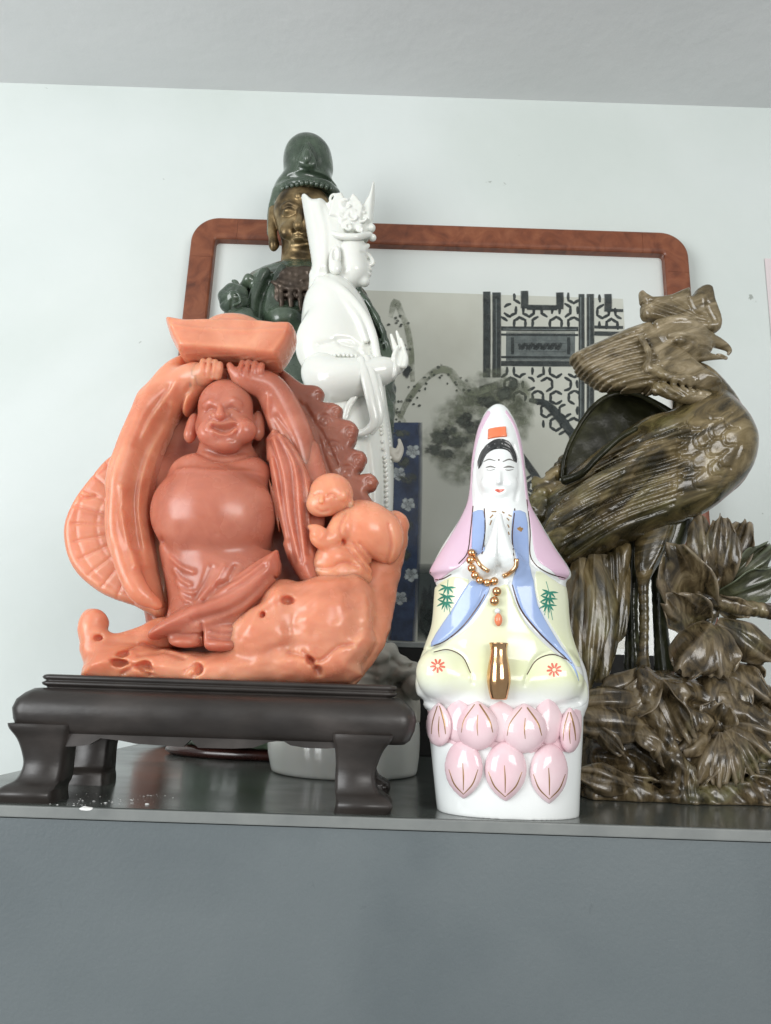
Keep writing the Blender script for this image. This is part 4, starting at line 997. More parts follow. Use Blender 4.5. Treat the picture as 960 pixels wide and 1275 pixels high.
def bracelet(pix, r_):
    C = []
    for px, py in catmull(pix, 5):
        p, n_ = hit(gb, px, py)
        if p is not None: C.append(p-np.array([0, 0.3*r_*g.s, 0]))
    V, Fc = tube_mesh(C, r_*g.s, 10); pyobj('bracelet', V, Fc, 'gilt', gua)
bracelet([(590, 688), (594, 698), (601, 707), (608, 711)], 2.6); bracelet([(643, 696), (642, 706), (634, 714), (626, 718)], 2.8)
H_ = 0.7
for ln in [[(603, 633, H_), (604, 660, H_), (600, 690, H_)], [(641, 633, H_), (638, 668, H_), (641, 706, H_)], [(589, 630, H_), (586, 660, H_), (582, 688, H_), (571, 702, H_)], [(656, 622, .6), (660, 660, H_), (660, 690, H_), (668, 704, H_), (684, 714, H_), (704, 720, H_)],
    [(604, 740, .6), (596, 754, .9), (578, 778, .9), (556, 797, .8), (540, 804, .6)], [(638, 728, .6), (648, 758, 1.0), (668, 784, 1.0), (690, 806, .8), (712, 826, .6)], [(540, 812, .6), (558, 809, .7), (576, 818, .7), (586, 838, .6)], [(708, 822, .6), (688, 815, .7), (668, 822, .7), (656, 840, .6)],
    [(651, 545, .7), (655, 575, .8), (657, 600, .8), (660, 624, .7), (672, 648, .6)], [(536, 712, .6), (538, 721, .8), (550, 721, .8), (562, 715, .6)]]: strokes('edge_line', [ln], gb, 'paint_brown', gua)
pl = []
for cx, tip, root, w_ in ((546, 878, 928, 9), (594, 876, 930, 20), (653, 880, 932, 22), (709, 886, 934, 8)):
    pl += [[(cx+1, tip+14, .5), (cx, tip+28, .9), (cx+1, tip+40, .4)], [(cx+w_*0.15, tip+1, 1.2), (cx+w_*0.75, tip+20, 1.3), (cx+w_*0.98, tip+36, .6)], [(cx-w_*0.15, tip+1, .8), (cx-w_*0.8, tip+20, .8), (cx-w_*0.98, tip+36, .5)]]
for cx, tip, w_ in ((577, 990, 19), (629, 993, 22), (684, 996, 21)):
    pl += [[(cx-1, tip-40, .5), (cx, tip-24, 1.1), (cx, tip-6, .6)], [(cx, tip-1, .6), (cx-w_*0.6, tip-14, 1.1), (cx-w_*0.95, tip-32, .5)], [(cx, tip-1, .6), (cx+w_*0.6, tip-14, 1.1), (cx+w_*0.95, tip-32, .5)]]
for i in range(0, len(pl), 3): strokes('petal_line', [[(a, b_, c_*0.75) for a, b_, c_ in l] for l in pl[i:i+3]], gb, 'paint_gold', gua)
bam = [[(561, 765, .4), (558, 750, .6), (557, 735, .5), (558, 722, .4)], [(553, 762, .4), (556, 748, .5)], [(688, 772, .4), (685, 755, .6), (684, 740, .5), (680, 724, .4)], [(678, 766, .4), (681, 750, .5), (684, 742, .4)], [(683, 770, .4), (682, 756, .5)]]
for cx, cy, sgn in ((557, 731, 1), (556, 742, 1), (555, 750, 1), (684, 737, 1), (683, 745, 1), (682, 753, 1)):
    for dx, dy in ((-11, 5), (-5, 9), (7, 7), (11, 1), (2, 10), (-9, -3)): bam.append([(cx, cy, .4), (cx+dx*.5, cy+dy*.4, 1.3), (cx+dx, cy+dy, .3)])
for side in (lambda x: x < 620, lambda x: x > 620): strokes('bamboo_motif', [l for l in bam if side(l[0][0])], gb, 'paint_green', gua)
flw = []
for cx, cy in ((545, 829), (690, 834)):
    for q in range(9):
        a = q*2*math.pi/9+0.2; flw.append([(cx+2.4*math.cos(a), cy+2.2*math.sin(a), .9), (cx+6*math.cos(a), cy+5.6*math.sin(a), 1.4), (cx+9.4*math.cos(a), cy+8.8*math.sin(a), 1.1)])
strokes('flower_motif', flw[:9], gb, 'paint_red', gua); strokes('flower_motif', flw[9:], gb, 'paint_red', gua)
strokes('lips', [[(616, 610.5, .5), (619, 610.5, 1.7), (622, 611.5, 1.9), (625, 610.3, 1.7), (628, 609.8, .5)]], gb, 'paint_red', gua)
for i, ln in enumerate([[(602, 575, .4), (609, 572, .9), (617, 574, .5)], [(626, 575, .5), (634, 572, 1.0), (642, 575, .4)], [(605, 582, .5), (611, 581, 1.2), (617, 582.5, .5)], [(627, 582.5, .5), (633, 581, 1.2), (640, 582, .5)], [(606, 585, .3), (611, 585.5, .6), (616, 584.5, .3)], [(628, 584.5, .3), (633, 585.5, .6), (639, 584.5, .3)]]): strokes(('eyebrow', 'eyebrow', 'eye_line', 'eye_line', 'lower_lid', 'lower_lid')[i], [ln], gb, 'paint_grey', gua)
strokes('forehead_dot', [[(620.6, 572, .8), (621, 572.6, 1.1), (622, 573, .8)]], gb, 'paint_brown', gua)
for ln in [[(612, 637, .7), (618, 637, .9)], [(610, 645, .7), (614, 641, .9)], [(610, 654, .6), (612, 648, .8)], [(625, 637, .7), (628, 639, .9)], [(633, 641, .8), (637, 643, .7)], [(631, 645, .6), (634, 648, .8)], [(632, 653, .6), (634, 657, .8)], [(633, 662, .6), (634, 666, .8)]]: strokes('collar_dash', [ln], gb, 'paint_gold', gua)
strokes('gold_spot', [[(644, 658, 1), (648, 659, 2.4), (651, 658, 1)], [(647, 656, 1.2), (649, 662, 1)]], gb, 'paint_gold', gua)
# ================================================================ tall white porcelain goddess
noise_mat('blanc', [(0.3, (0.73, 0.745, 0.69)), (0.7, (0.78, 0.785, 0.735))], scale=8, rough=(0.08, 0.16), spec=0.5, bump=0.03, bump_scale=40, sss=0.15, sss_r=(0.004, 0.003, 0.002))
noise_mat('bisque_grey', [(0.3, (0.46, 0.44, 0.38)), (0.7, (0.60, 0.58, 0.51))], scale=20, rough=(0.3, 0.5), spec=0.4, bump=0.1, bump_scale=60)
WY = 0.290
wp = W(430, 960, WY)
whi = empty('white_statue', (wp[0], WY, 0)); tag(whi, 'tall glossy white porcelain goddess with pointed crown, seen from its side behind the orange carving', 'statue')
def S(): return Sculpt(WY, (430, 560))
b = S()
b.loft([(348, 402, 430, 18, 0), (356, 392, 438, 26, 0), (370, 381, 450, 36, 0), (392, 376, 461, 42, 0), (420, 375, 470, 46, 0), (460, 377, 477, 48, 0), (500, 380, 482, 48, 0), (550, 380, 489, 50, 0), (600, 378, 490, 52, 0), (660, 378, 487, 54, 0), (720, 380, 480, 56, 0), (770, 380, 474, 58, 0), (800, 384, 484, 60, 0), (826, 388, 502, 62, 0), (846, 388, 506, 62, 0)], k=3)
b.e(402, 425, 30, 34, 46, 22, ang=6, k=10)                                   # near shoulder and sleeve
b.c([(398, 350, 20, 7), (424, 362, 34, 7), (446, 384, 38, 6.5), (462, 412, 38, 6), (470, 446, 36, 5)], k=4)    # lapel
b.c([(404, 356, 24, 4), (428, 374, 38, 4), (446, 398, 42, 4), (456, 424, 42, 3.5)], k=3)
for pts in ([(446, 430), (436, 424), (420, 424)], [(450, 440), (438, 432), (424, 430)], [(398, 432), (420, 428), (446, 432)]): b.carve(pts, 2.4, 3, d=44)
b.carve([(402, 452), (412, 447), (426, 445), (446, 447)], 2.5, 2.2, d=50); b.carve([(400, 446), (412, 442), (428, 440), (446, 441)], -1.5, 2, d=50)
for pts in ([(470, 500), (476, 560), (478, 620), (474, 700)], [(452, 540), (460, 600), (462, 680), (458, 760)], [(440, 560), (444, 640), (444, 740)], [(420, 600), (424, 700), (426, 790)]):
    b.carve(pts, 2.2, 4, d=46); b.carve([(x+7, y) for x, y in pts], -2.0, 4, d=46)
for pts in ([(470, 745), (480, 780), (494, 815)], [(456, 760), (466, 795), (480, 825)]): b.carve(pts, 2.5, 4, d=50)
b.build('robe', 'blanc', whi, 1.35)
# head
b = S()
b.e(438, 322, 0, 22, 37, 25, ang=-3, k=4); b.e(441, 340, 4, 18, 17, 20, k=8); b.c([(424, 345, 0, 17), (420, 366, 0, 20)], k=8)
b.c([(460, 318, 4, 2.5), (464, 327, 4, 3.6), (461, 330, 4, 3)], k=5); b.e(459, 336, 4, 5, 2.6, 5, k=3); b.e(458, 342, 4, 5, 2.8, 5, k=3); b.e(454, 351, 3, 7, 6, 8, k=5)
b.c([(453, 310, 14, 2), (458, 306, 8, 3)], k=4); b.carve([(450, 316), (455, 315), (459, 317)], 1.6, 1.6, d=16)
head = b.build('head', 'blanc', whi, 0.9)
b = S(); b.e(417, 322, 24, 8, 19, 6, ang=3, k=2); b.e(418, 334, 25, 8, 9, 6, k=4); b.e(417, 316, 29, 3.5, 9, 4, k=2, sub=True); b.build('ear', 'blanc', head, 0.8)
# veil at the back of the head and the pointed crown
b = S()
b.poly([(375, 246), (383, 247), (391, 253), (402, 252), (412, 262), (419, 282), (420, 310), (414, 345), (400, 352), (391, 348), (387, 320), (382, 290)], 0, 24, 18, smooth=3)
b.e(416, 300, 0, 26, 50, 24, k=8); b.c([(400, 345, 0, 16), (404, 366, 0, 22)], k=8)
b.carve([(390, 256), (398, 290), (402, 340)], 0.9, 3, d=20); b.carve([(402, 258), (409, 290), (410, 330)], 0.9, 3, d=20)
b.build('hair_veil', 'blanc', whi, 1.0)
b = S()
b.loft([(263, 392, 462, 22, 0), (272, 394, 462, 23, 0), (284, 399, 461, 23, 0), (297, 405, 459, 22, 0)], k=3)
b.poly([(376, 244), (383, 247), (391, 254), (402, 252), (410, 258), (408, 280), (390, 276), (381, 262)], 4, 10, 6, k=4)
b.poly([(444, 282), (449, 262), (458, 246), (464, 227), (467, 230), (467, 250), (464, 282)], 6, 12, 7, k=4)
b.poly([(428, 270), (432, 254), (439, 241), (446, 248), (454, 260), (450, 276)], 16, 7, 4, k=3)
b.poly([(408, 272), (412, 254), (417, 243), (426, 241), (432, 254), (428, 274)], 18, 7, 4, k=3)
b.c([(404, 288, 16, 4), (424, 294, 25, 4.5), (444, 295, 25, 4.5), (460, 292, 12, 4)], k=4)
for cx, cy, r_ in ((417, 248, 6), (430, 254, 6), (427, 268, 5), (439, 268, 6), (451, 270, 6), (446, 256, 4), (420, 262, 5), (434, 282, 4), (448, 284, 4)):
    b.c([(cx+r_*math.cos(t), cy+r_*math.sin(t), 25-abs(cx-432)*0.3, 1.9) for t in np.linspace(0.4, 5.2, 7)], k=2, n=2)
for cx, cy, r_ in ((462, 284, 6), (464, 296, 5), (425, 276, 4), (436, 284, 4), (448, 284, 4)): b.e(cx, cy, 20 if cx < 455 else 8, r_, r_, r_, k=2)
b.build('crown', 'blanc', whi, 0.8)
# arm, hand, cuff
b = S()
b.c([(398, 462, 36, 22), (412, 474, 46, 24), (440, 470, 54, 20), (466, 464, 56, 15), (484, 460, 56, 11.5)], k=4, kin=8)
b.carve([(412, 492), (430, 494), (448, 488), (464, 478)], -1.2, 3, d=66)
arm = b.build('arm', 'blanc', whi, 1.0)
b = S()
b.c([(482, 460, 56, 10), (494, 456, 56, 10), (498, 444, 56, 9)], k=4)
for x0, y0, x1, y1, x2, y2, dd in ((500, 450, 500, 434, 494, 413, 58), (496, 449, 492, 433, 487, 417, 55), (503, 452, 503, 438, 499, 422, 62), (503, 455, 505, 446, 503, 436, 66)): b.c([(x0, y0, dd, 4.2), (x1, y1, dd, 3.4), (x2, y2, dd, 1.8)], k=2.5)
b.c([(490, 454, 64, 4), (491, 442, 66, 3.2), (495, 432, 66, 2.2)], k=2)
b.build('hand', 'blanc', arm, 0.8)
b = S(); b.c([(486, 448, 60, 3), (491, 456, 66, 3.2), (491, 466, 64, 3.2), (486, 472, 56, 3)], k=1); b.build('bracelet', 'blanc', arm, 0.8)
# sash ribbons
for i, pts in enumerate(([(449, 448, 72, 5), (455, 470, 76, 6), (462, 500, 74, 6), (466, 524, 70, 5.5), (456, 537, 64, 5), (440, 540, 56, 4), (424, 546, 46, 4)], [(456, 446, 70, 5), (463, 470, 74, 6), (470, 500, 72, 6), (472, 522, 68, 5), (463, 538, 62, 4)], [(462, 446, 68, 4), (470, 474, 70, 5), (474, 502, 66, 5), (473, 520, 62, 4)],
        [(442, 494, 54, 4), (434, 506, 52, 4.5), (430, 520, 50, 4)])):
    b = S(); b.c(pts, k=1, flat=0.55); b.build('sash_ribbon', 'blanc', whi, 0.9)
# bead strings
def wbeads(pix, d, r_, step):
    A = catmull(pix, 8); L_ = 0; last = None; V, Fc = [], []
    for a in A:
        if last is not None and math.hypot(a[0]-last[0], a[1]-last[1]) < step: continue
        last = a; v, f = sphere_mesh(W(a[0], a[1], WY-d*0.00085), r_*0.00085, 8, 6); n = len(V); V += list(v); Fc += [tuple(i+n for i in q) for q in f]
    o = pyobj('bead_string', V, Fc, 'blanc', whi); o['kind'] = 'stuff'
wbeads([(402, 449), (412, 444), (426, 442), (446, 444)], 55, 2.6, 4.5)
wbeads([(473, 500), (475, 540), (480, 580), (482, 630)], 36, 2.6, 5); wbeads([(480, 520), (486, 560), (484, 600)], 24, 2.4, 5)
wbeads([(462, 400), (470, 430), (476, 456)], 34, 2.2, 4.5)
b = S(); b.c([(488, 565, 20, 5), (494, 572, 18, 4), (500, 560, 18, 3), (497, 548, 18, 2.2)], k=2); b.c([(486, 560, 20, 4), (494, 562, 20, 3.4), (498, 552, 20, 2)], k=2); b.build('tassel_ornament', 'bisque_grey', whi, 0.9)
# rocky lotus base
b = S()
b.loft([(822, 388, 500, 62, 0), (838, 372, 514, 74, 0), (856, 362, 520, 80, 0), (878, 352, 523, 84, 0), (896, 342, 523, 88, 0)], k=4)
for cx, cy, rx, rz, an in ((430, 830, 34, 22, 30), (470, 836, 28, 16, -10), (500, 834, 24, 14, 20), (448, 812, 26, 16, 40), (518, 850, 16, 18, 0), (410, 850, 30, 20, -20), (480, 816, 16, 12, -30)): b.e(cx, cy, 60, rx, rz, 24, ang=an, k=5)
for i in range(5): b.e(462+i*5.2, 812+i*0.8+abs(i-1.5)*1.2, 84-i, 3.0, 5, 8, k=1.5)
b.e(468, 820, 78, 14, 8, 12, k=4)
for pts in ([(420, 846), (440, 826), (462, 828)], [(428, 852), (450, 838), (470, 842)], [(480, 850), (492, 834), (510, 830)], [(496, 852), (508, 842), (522, 840)], [(440, 806), (456, 812), (470, 808)], [(410, 838), (430, 816), (450, 800)], [(488, 822), (500, 830), (516, 828)]): b.carve(pts, 3.5, 2.6, d=78)
b.noise(1.0, 16, 7)
b.build('rocky_seat', 'bisque_grey', whi, 1.4)
b = S()
b.loft([(894, 340, 522, 86, 0), (910, 335, 523, 90, 0), (935, 334, 522, 91, 0), (958, 338, 519, 89, 0), (990, 342, 514, 86, 0)], k=2); b.floor(0.0)
b.build('drum_base', 'blanc', whi, 2.4)
# ================================================================ tall green-glazed bronze buddha at the back
noise_mat('green_bronze', [(0.28, (0.018, 0.028, 0.018)), (0.5, (0.045, 0.068, 0.044)), (0.74, (0.10, 0.135, 0.09))], scale=26, rough=(0.16, 0.34), spec=0.6, coat=0.4, bump=0.12, bump_scale=80)
noise_mat('old_gold', [(0.34, (0.028, 0.022, 0.014)), (0.46, (0.10, 0.070, 0.035)), (0.56, (0.25, 0.175, 0.085)), (0.75, (0.50, 0.38, 0.21))], scale=26, rough=(0.26, 0.5), metal=0.8, bump=0.12, bump_scale=110)
noise_mat('brown_bronze', [(0.3, (0.045, 0.032, 0.024)), (0.7, (0.13, 0.095, 0.07))], scale=40, rough=(0.3, 0.5), metal=0.5, bump=0.15, bump_scale=110)
noise_mat('dark_red_wood', [(0.3, (0.018, 0.006, 0.005)), (0.7, (0.045, 0.014, 0.010))], scale=20, rough=(0.2, 0.35), coat=0.4)
NY = 0.455
npos = W(338, 930, NY)
bro = empty('bronze_statue', (npos[0], NY, 0)); tag(bro, 'tall green and gold bronze buddha in the back, partly hidden by the white statue', 'statue')
def S(): return Sculpt(NY, (375, 400))
b = S()
b.loft([(171, 379, 387, 4, 0), (173, 371, 395, 12, 0), (178, 363, 404, 20, 0), (187, 356, 411, 27, 0), (198, 353, 414, 30, 0), (210, 353, 415, 31, 0), (219, 355, 413, 30, 0), (230, 352, 416, 29, 0)], k=2); b.e(376, 250, -10, 40, 44, 36, k=8)
b.c([(349, 238, 8, 8), (362, 229, 26, 6.5), (384, 227, 33, 6.5), (404, 230, 24, 6.5), (416, 241, 4, 8)], k=3)
b.c([(347, 240, 4, 8), (341, 262, 0, 8), (338, 290, 0, 6)], k=4)
b.c([(412, 236, 0, 9), (417, 262, 0, 8), (418, 290, 0, 6)], k=4)
b.poly([(370, 206), (376, 190), (382, 178), (389, 190), (396, 207), (383, 212)], 29, 7, 4, k=3, smooth=2)
b.e(382, 194, 38, 5, 10, 5, k=2)
for pts in ([(366, 208), (372, 188), (381, 174)], [(398, 208), (394, 188), (386, 174)], [(360, 216), (383, 220), (408, 216)]): b.carve(pts, 2.0, 2.4, d=30)
b.build('hood', 'green_bronze', bro, 1.0)
hb = bvh_of([o for o in bro.children if o.name.startswith('hood')])
for i in range(11):
    t = i/10; x = 352+t*60; y = 232-5*math.sin(math.pi*t)+abs(t-.5)*5
    p = hit(hb, x, y)[0]
    if p is None: continue
    V, Fc = sphere_mesh(p, (0.0040, 0.0040, 0.0050), 10, 7); pyobj('hair_curl', V, Fc, 'green_bronze', bro)
b = S()
b.e(377, 264, 8, 37, 36, 30, k=4); b.e(377, 285, 12, 31, 26, 26, k=10); b.e(376, 305, 20, 16, 9, 14, k=6)
b.e(358, 288, 30, 11, 11, 8, k=6); b.e(394, 288, 28, 11, 11, 8, k=6)
b.c([(374, 262, 38, 3), (372, 276, 44, 4.5), (371, 281, 45, 6)], k=4)
b.c([(352, 258, 30, 2.5), (360, 253, 36, 3), (370, 257, 38, 2.5)], k=3); b.c([(378, 257, 38, 2.5), (388, 253, 36, 3), (398, 257, 30, 2.5)], k=3)
b.e(360, 264, 33, 8, 4.5, 6, k=2); b.e(389, 264, 32, 8, 4.5, 6, k=2); b.carve([(352, 265), (360, 267.5), (368, 265)], 1.8, 1.3, d=38); b.carve([(382, 265), (390, 267.5), (398, 265)], 1.8, 1.3, d=38)
b.e(372, 293, 36, 9, 3, 6, k=2); b.e(372, 298.5, 35, 7.5, 3, 6, k=2); b.carve([(362, 295.5), (372, 296.5), (383, 295)], 1.6, 1.2, d=42)
b.c([(341, 262, 2, 7), (339, 285, 4, 6), (341, 304, 6, 6)], k=3); b.e(341, 305, 6, 6, 9, 5, k=3); b.e(371, 244, 38, 4, 4, 3, k=2)
b.c([(374, 305, 0, 23), (374, 345, 0, 26)], k=6); b.carve([(352, 318), (374, 324), (398, 318)], 1.8, 1.8, d=26)
b.build('gilt_face', 'old_gold', bro, 1.0)
b = S()
b.loft([(332, 348, 402, 20, 0), (342, 325, 425, 32, 0), (358, 300, 450, 42, 0), (385, 284, 468, 50, 0), (420, 276, 482, 54, 0), (470, 276, 492, 56, 0), (530, 284, 490, 58, 0), (600, 280, 470, 62, 0), (700, 262, 440, 70, 0), (800, 245, 425, 78, 0), (880, 236, 420, 82, 0), (926, 232, 420, 84, 0)], k=4)
for pts, r_ in (([(352, 334), (338, 360), (334, 400), (340, 440)], 6), ([(330, 340), (318, 365), (314, 400), (318, 440)], 7), ([(310, 348), (298, 370), (292, 400)], 7), ([(400, 334), (420, 352), (448, 390), (470, 430), (480, 470)], 6), ([(420, 340), (444, 362), (470, 402), (486, 450)], 6)):
    b.c([(x, y, 46 if 300 < x < 440 else 34, r_) for x, y in pts], k=5)
b.c([(278, 408, 44, 10), (292, 394, 56, 9), (312, 394, 60, 9), (322, 410, 58, 9)], k=4); b.c([(270, 420, 40, 12), (288, 408, 54, 9), (308, 408, 58, 8)], k=4)
for pts in ([(336, 345), (324, 375), (320, 420)], [(306, 355), (300, 385)], [(432, 345), (460, 385), (480, 430)], [(448, 356), (474, 410)], [(340, 398), (360, 404), (380, 400)], [(344, 410), (362, 416), (382, 412)]): b.carve(pts, 3.5, 3, d=50)
b.e(355, 396, 52, 22, 14, 14, k=6)
b.noise(0.7, 22, 9)
b.floor(0.012)
b.build('robe', 'green_bronze', bro, 2.2)
b = S()
b.poly([(350, 336), (400, 336), (412, 360), (408, 390), (345, 390), (338, 362)], 36, 16, 10, smooth=2)
b.c([(340, 352, 50, 3), (360, 360, 56, 3.4), (385, 358, 56, 3.4), (405, 350, 50, 3)], k=2)
for x in (350, 362, 374, 386): b.c([(x, 360, 56, 3), (x, 374, 57, 3.6), (x+1, 386, 55, 2)], k=2); b.e(x+6, 368, 54, 3.4, 4, 4, k=1)
b.noise(0.5, 8, 4)
b.build('chest_ornament', 'brown_bronze', bro, 1.0)
b = S()
b.e(291, 372, 58, 13, 13, 12, k=3)
for q in range(6):
    a = q*math.pi/3+0.3; b.e(291+11*math.cos(a), 372+11*math.sin(a), 56, 9, 9, 7, k=5)
    b.carve([(291+5*math.cos(a+.5), 372+5*math.sin(a+.5)), (291+17*math.cos(a+.5), 372+17*math.sin(a+.5))], 1.6, 1.3, d=62)
b.c([(284, 372, 66, 2), (288, 364, 69, 2), (297, 366, 69, 2), (299, 376, 68, 2), (291, 380, 68, 2)], k=1); b.c([(296, 362, 56, 4), (294, 352, 54, 3), (290, 350, 54, 2)], k=2)
b.c([(291, 384, 54, 5), (290, 400, 52, 6)], k=3)
b.build('lotus_bud', 'green_bronze', bro, 0.9)
V, Fc = lathe_mesh((npos[0], NY, 0), [(0.100, 0.0), (0.128, 0.001), (0.134, 0.005), (0.132, 0.010), (0.124, 0.013), (0.10, 0.0135)], 56, 0.62)
pyobj('oval_plinth', V, Fc, 'dark_red_wood', bro)
# ================================================================ phoenix and peonies carved in mottled brown-green stone
def serp(name, stops, rot=(0, 0, 0), stretch=(1, 1, 1), scale=22, coat=0.12):
    return noise_mat(name, stops, scale=scale, detail=8, rough=(0.13, 0.27), spec=0.5, coat=coat, dist=1.4, bump=0.16, bump_scale=130, stretch=stretch, rot=rot, nrough=0.62)
BR = [(0.30, (0.011, 0.009, 0.004)), (0.42, (0.040, 0.030, 0.013)), (0.51, (0.098, 0.071, 0.031)), (0.60, (0.17, 0.126, 0.058)), (0.72, (0.28, 0.22, 0.12))]
serp('feather_stone', BR, rot=(0, math.radians(-28), 0), stretch=(1, 1.3, 2.4), scale=17)
serp('peony_stone', [(0.30, (0.011, 0.008, 0.004)), (0.42, (0.036, 0.026, 0.013)), (0.52, (0.088, 0.063, 0.032)), (0.60, (0.15, 0.112, 0.060)), (0.74, (0.25, 0.195, 0.115))], scale=30, coat=0.05, stretch=(2.2, 1, 1))
serp('green_leaf_stone', [(0.25, (0.013, 0.014, 0.007)), (0.45, (0.036, 0.038, 0.019)), (0.6, (0.085, 0.088, 0.046)), (0.8, (0.18, 0.185, 0.11))], scale=26)
serp('head_stone', [(0.26, (0.028, 0.021, 0.010)), (0.4, (0.095, 0.070, 0.034)), (0.52, (0.18, 0.138, 0.075)), (0.64, (0.30, 0.24, 0.15)), (0.8, (0.42, 0.35, 0.25))], scale=20, rot=(0, math.radians(-20), 0), stretch=(1, 1, 2.5))
serp('shaded_stone', [(0.3, (0.007, 0.007, 0.003)), (0.5, (0.015, 0.015, 0.007)), (0.66, (0.034, 0.034, 0.016)), (0.85, (0.075, 0.072, 0.036))], scale=18, coat=0.0)  # body stone made near black, painting in the far wing's shade
MATS['shaded_stone'].node_tree.nodes['Principled BSDF'].inputs['Specular IOR Level'].default_value = 0.15
serp('tail_stone', BR, rot=(0, math.radians(-8), 0), stretch=(2.6, 1.3, 1), scale=17)
tint(MATS['head_stone'], (0.62, 0.60, 0.45), 16, 0.50, 0.66, 0.8)
for nm in ('feather_stone', 'tail_stone'): tint(MATS[nm], (0.55, 0.78, 0.56), 13, 0.48, 0.66, 0.6)
tint(MATS['peony_stone'], (0.62, 0.80, 0.60), 15, 0.52, 0.64, 0.8); tint(MATS['feather_stone'], (0.35, 0.33, 0.30), 9, 0.54, 0.66, 0.8)
crest_highlights(MATS['peony_stone'], (0.27, 0.215, 0.145)); crest_highlights(MATS['green_leaf_stone'], (0.17, 0.20, 0.13))  # bright rims of petals and feathers painted in as paler colour
crest_highlights(MATS['feather_stone'], (0.30, 0.245, 0.165), 0.53, 0.62, 0.6); crest_highlights(MATS['tail_stone'], (0.28, 0.23, 0.155), 0.53, 0.62, 0.6); crest_highlights(MATS['head_stone'], (0.46, 0.40, 0.32), 0.52, 0.60, 0.7)
HY = 0.175
hp = W(845, 1000, HY-0.04)
pho = empty('phoenix_carving', (hp[0], HY, 0)); tag(pho, 'brown and green stone carving of a crested phoenix among peonies', 'carving')
def S(): return Sculpt(HY, (830, 640))
rp = random.Random(8)
# ---- body and near wing
b = S()
b.poly([(838, 514), (868, 500), (890, 497), (912, 514), (926, 534), (933, 557), (926, 588), (906, 615), (876, 640), (838, 656), (790, 674), (742, 694), (706, 706), (684, 700), (668, 662), (672, 628), (690, 604), (714, 584), (742, 562), (780, 534), (806, 520)], 0, 50, 44, smooth=3, slope=(0.10, 0))
b.e(884, 552, 14, 46, 60, 44, ang=-20, k=14)
b.c([(868, 500, 6, 30), (876, 486, 4, 22), (866, 470, 4, 20)], k=10); b.c([(878, 478, 6, 17), (893, 502, 8, 24), (903, 530, 8, 28)], k=14)
b.c([(840, 540, 40, 16), (780, 580, 52, 18), (720, 630, 54, 20), (690, 672, 48, 18)], k=16)
for i in range(17):                                    # long feathers
    t = i/16; x0, y0 = 858-18*t+rp.uniform(-8, 8), 528+t*104; x2, y2 = 700-22*t+rp.uniform(-14, 14)+max(0, t-.6)*60, 588+t*112
    mx_, my_ = (x0+x2)/2, (y0+y2)/2-4-6*t
    b.carve([(x0, y0), (mx_, my_), (x2, y2)], rp.uniform(2.2, 4.2), rp.uniform(1.3, 2.2), d=48)
for i in range(26):
    x0, y0 = rp.uniform(700, 850), 0; t = rp.random(); y0 = 530+(850-x0)*0.46+t*86; L_ = rp.uniform(24, 60)
    b.carve([(x0, y0), (x0-L_*0.5, y0+L_*0.24), (x0-L_, y0+L_*0.50)], rp.uniform(-1.2, 1.2), rp.uniform(1.2, 2.2), d=52)
for cx, cy in ((858, 560), (876, 548), (874, 572), (892, 560), (892, 536), (908, 548), (894, 582), (858, 586), (876, 596), (908, 572), (912, 524), (890, 514), (872, 526), (854, 540)):
    cx += rp.uniform(-3, 3); cy += rp.uniform(-3, 3)
    b.carve([(cx-4, cy-11), (cx-13, cy-2), (cx-9, cy+9), (cx+3, cy+9)], 1.8, 1.3, d=54); b.carve([(cx-2, cy-9), (cx-10, cy-1), (cx-6, cy+6)], -0.5, 2.4, d=54)
b.carve([(868, 640), (900, 600), (914, 560)], 1.2, 3, d=44)
b.e(748, 540, 62, 58, 21, 46, ang=-40, k=6, sub=True)  # hollow under the raised far wing
b.e(819, 502, 20, 21, 3.2, 120, ang=28, k=1, sub=True)
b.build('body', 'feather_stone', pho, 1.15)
# ---- far wing: dark curled vane with a rim
b = S()
b.poly([(698, 594), (700, 572), (714, 540), (734, 510), (758, 494), (784, 489), (806, 494), (836, 514), (812, 530), (780, 552), (746, 578), (722, 600), (706, 604)], -34, 9, 6, smooth=3)
b.c([(700, 594, -4, 3), (704, 566, 0, 3), (720, 532, 4, 3), (740, 505, 4, 3.5), (764, 491, 2, 3.5), (790, 490, 0, 3.5), (816, 502, 0, 4), (838, 516, 4, 5)], k=4)
b.c([(704, 598, 26, 6), (724, 590, 38, 4.5), (744, 570, 42, 4), (768, 548, 44, 4), (792, 534, 45, 3)], k=3)
b.noise(0.15, 30, 21)
b.build('far_wing', 'shaded_stone', pho, 1.15)
b = S(); b.c([(672, 640, 0, 16), (676, 612, -10, 13), (690, 592, -14, 9), (702, 570, -14, 5)], k=4); b.c([(668, 600, -12, 7), (684, 608, -6, 9), (700, 604, 0, 6)], k=3); b.noise(1.2, 12, 5); b.build('wing_root', 'feather_stone', pho, 1.2)
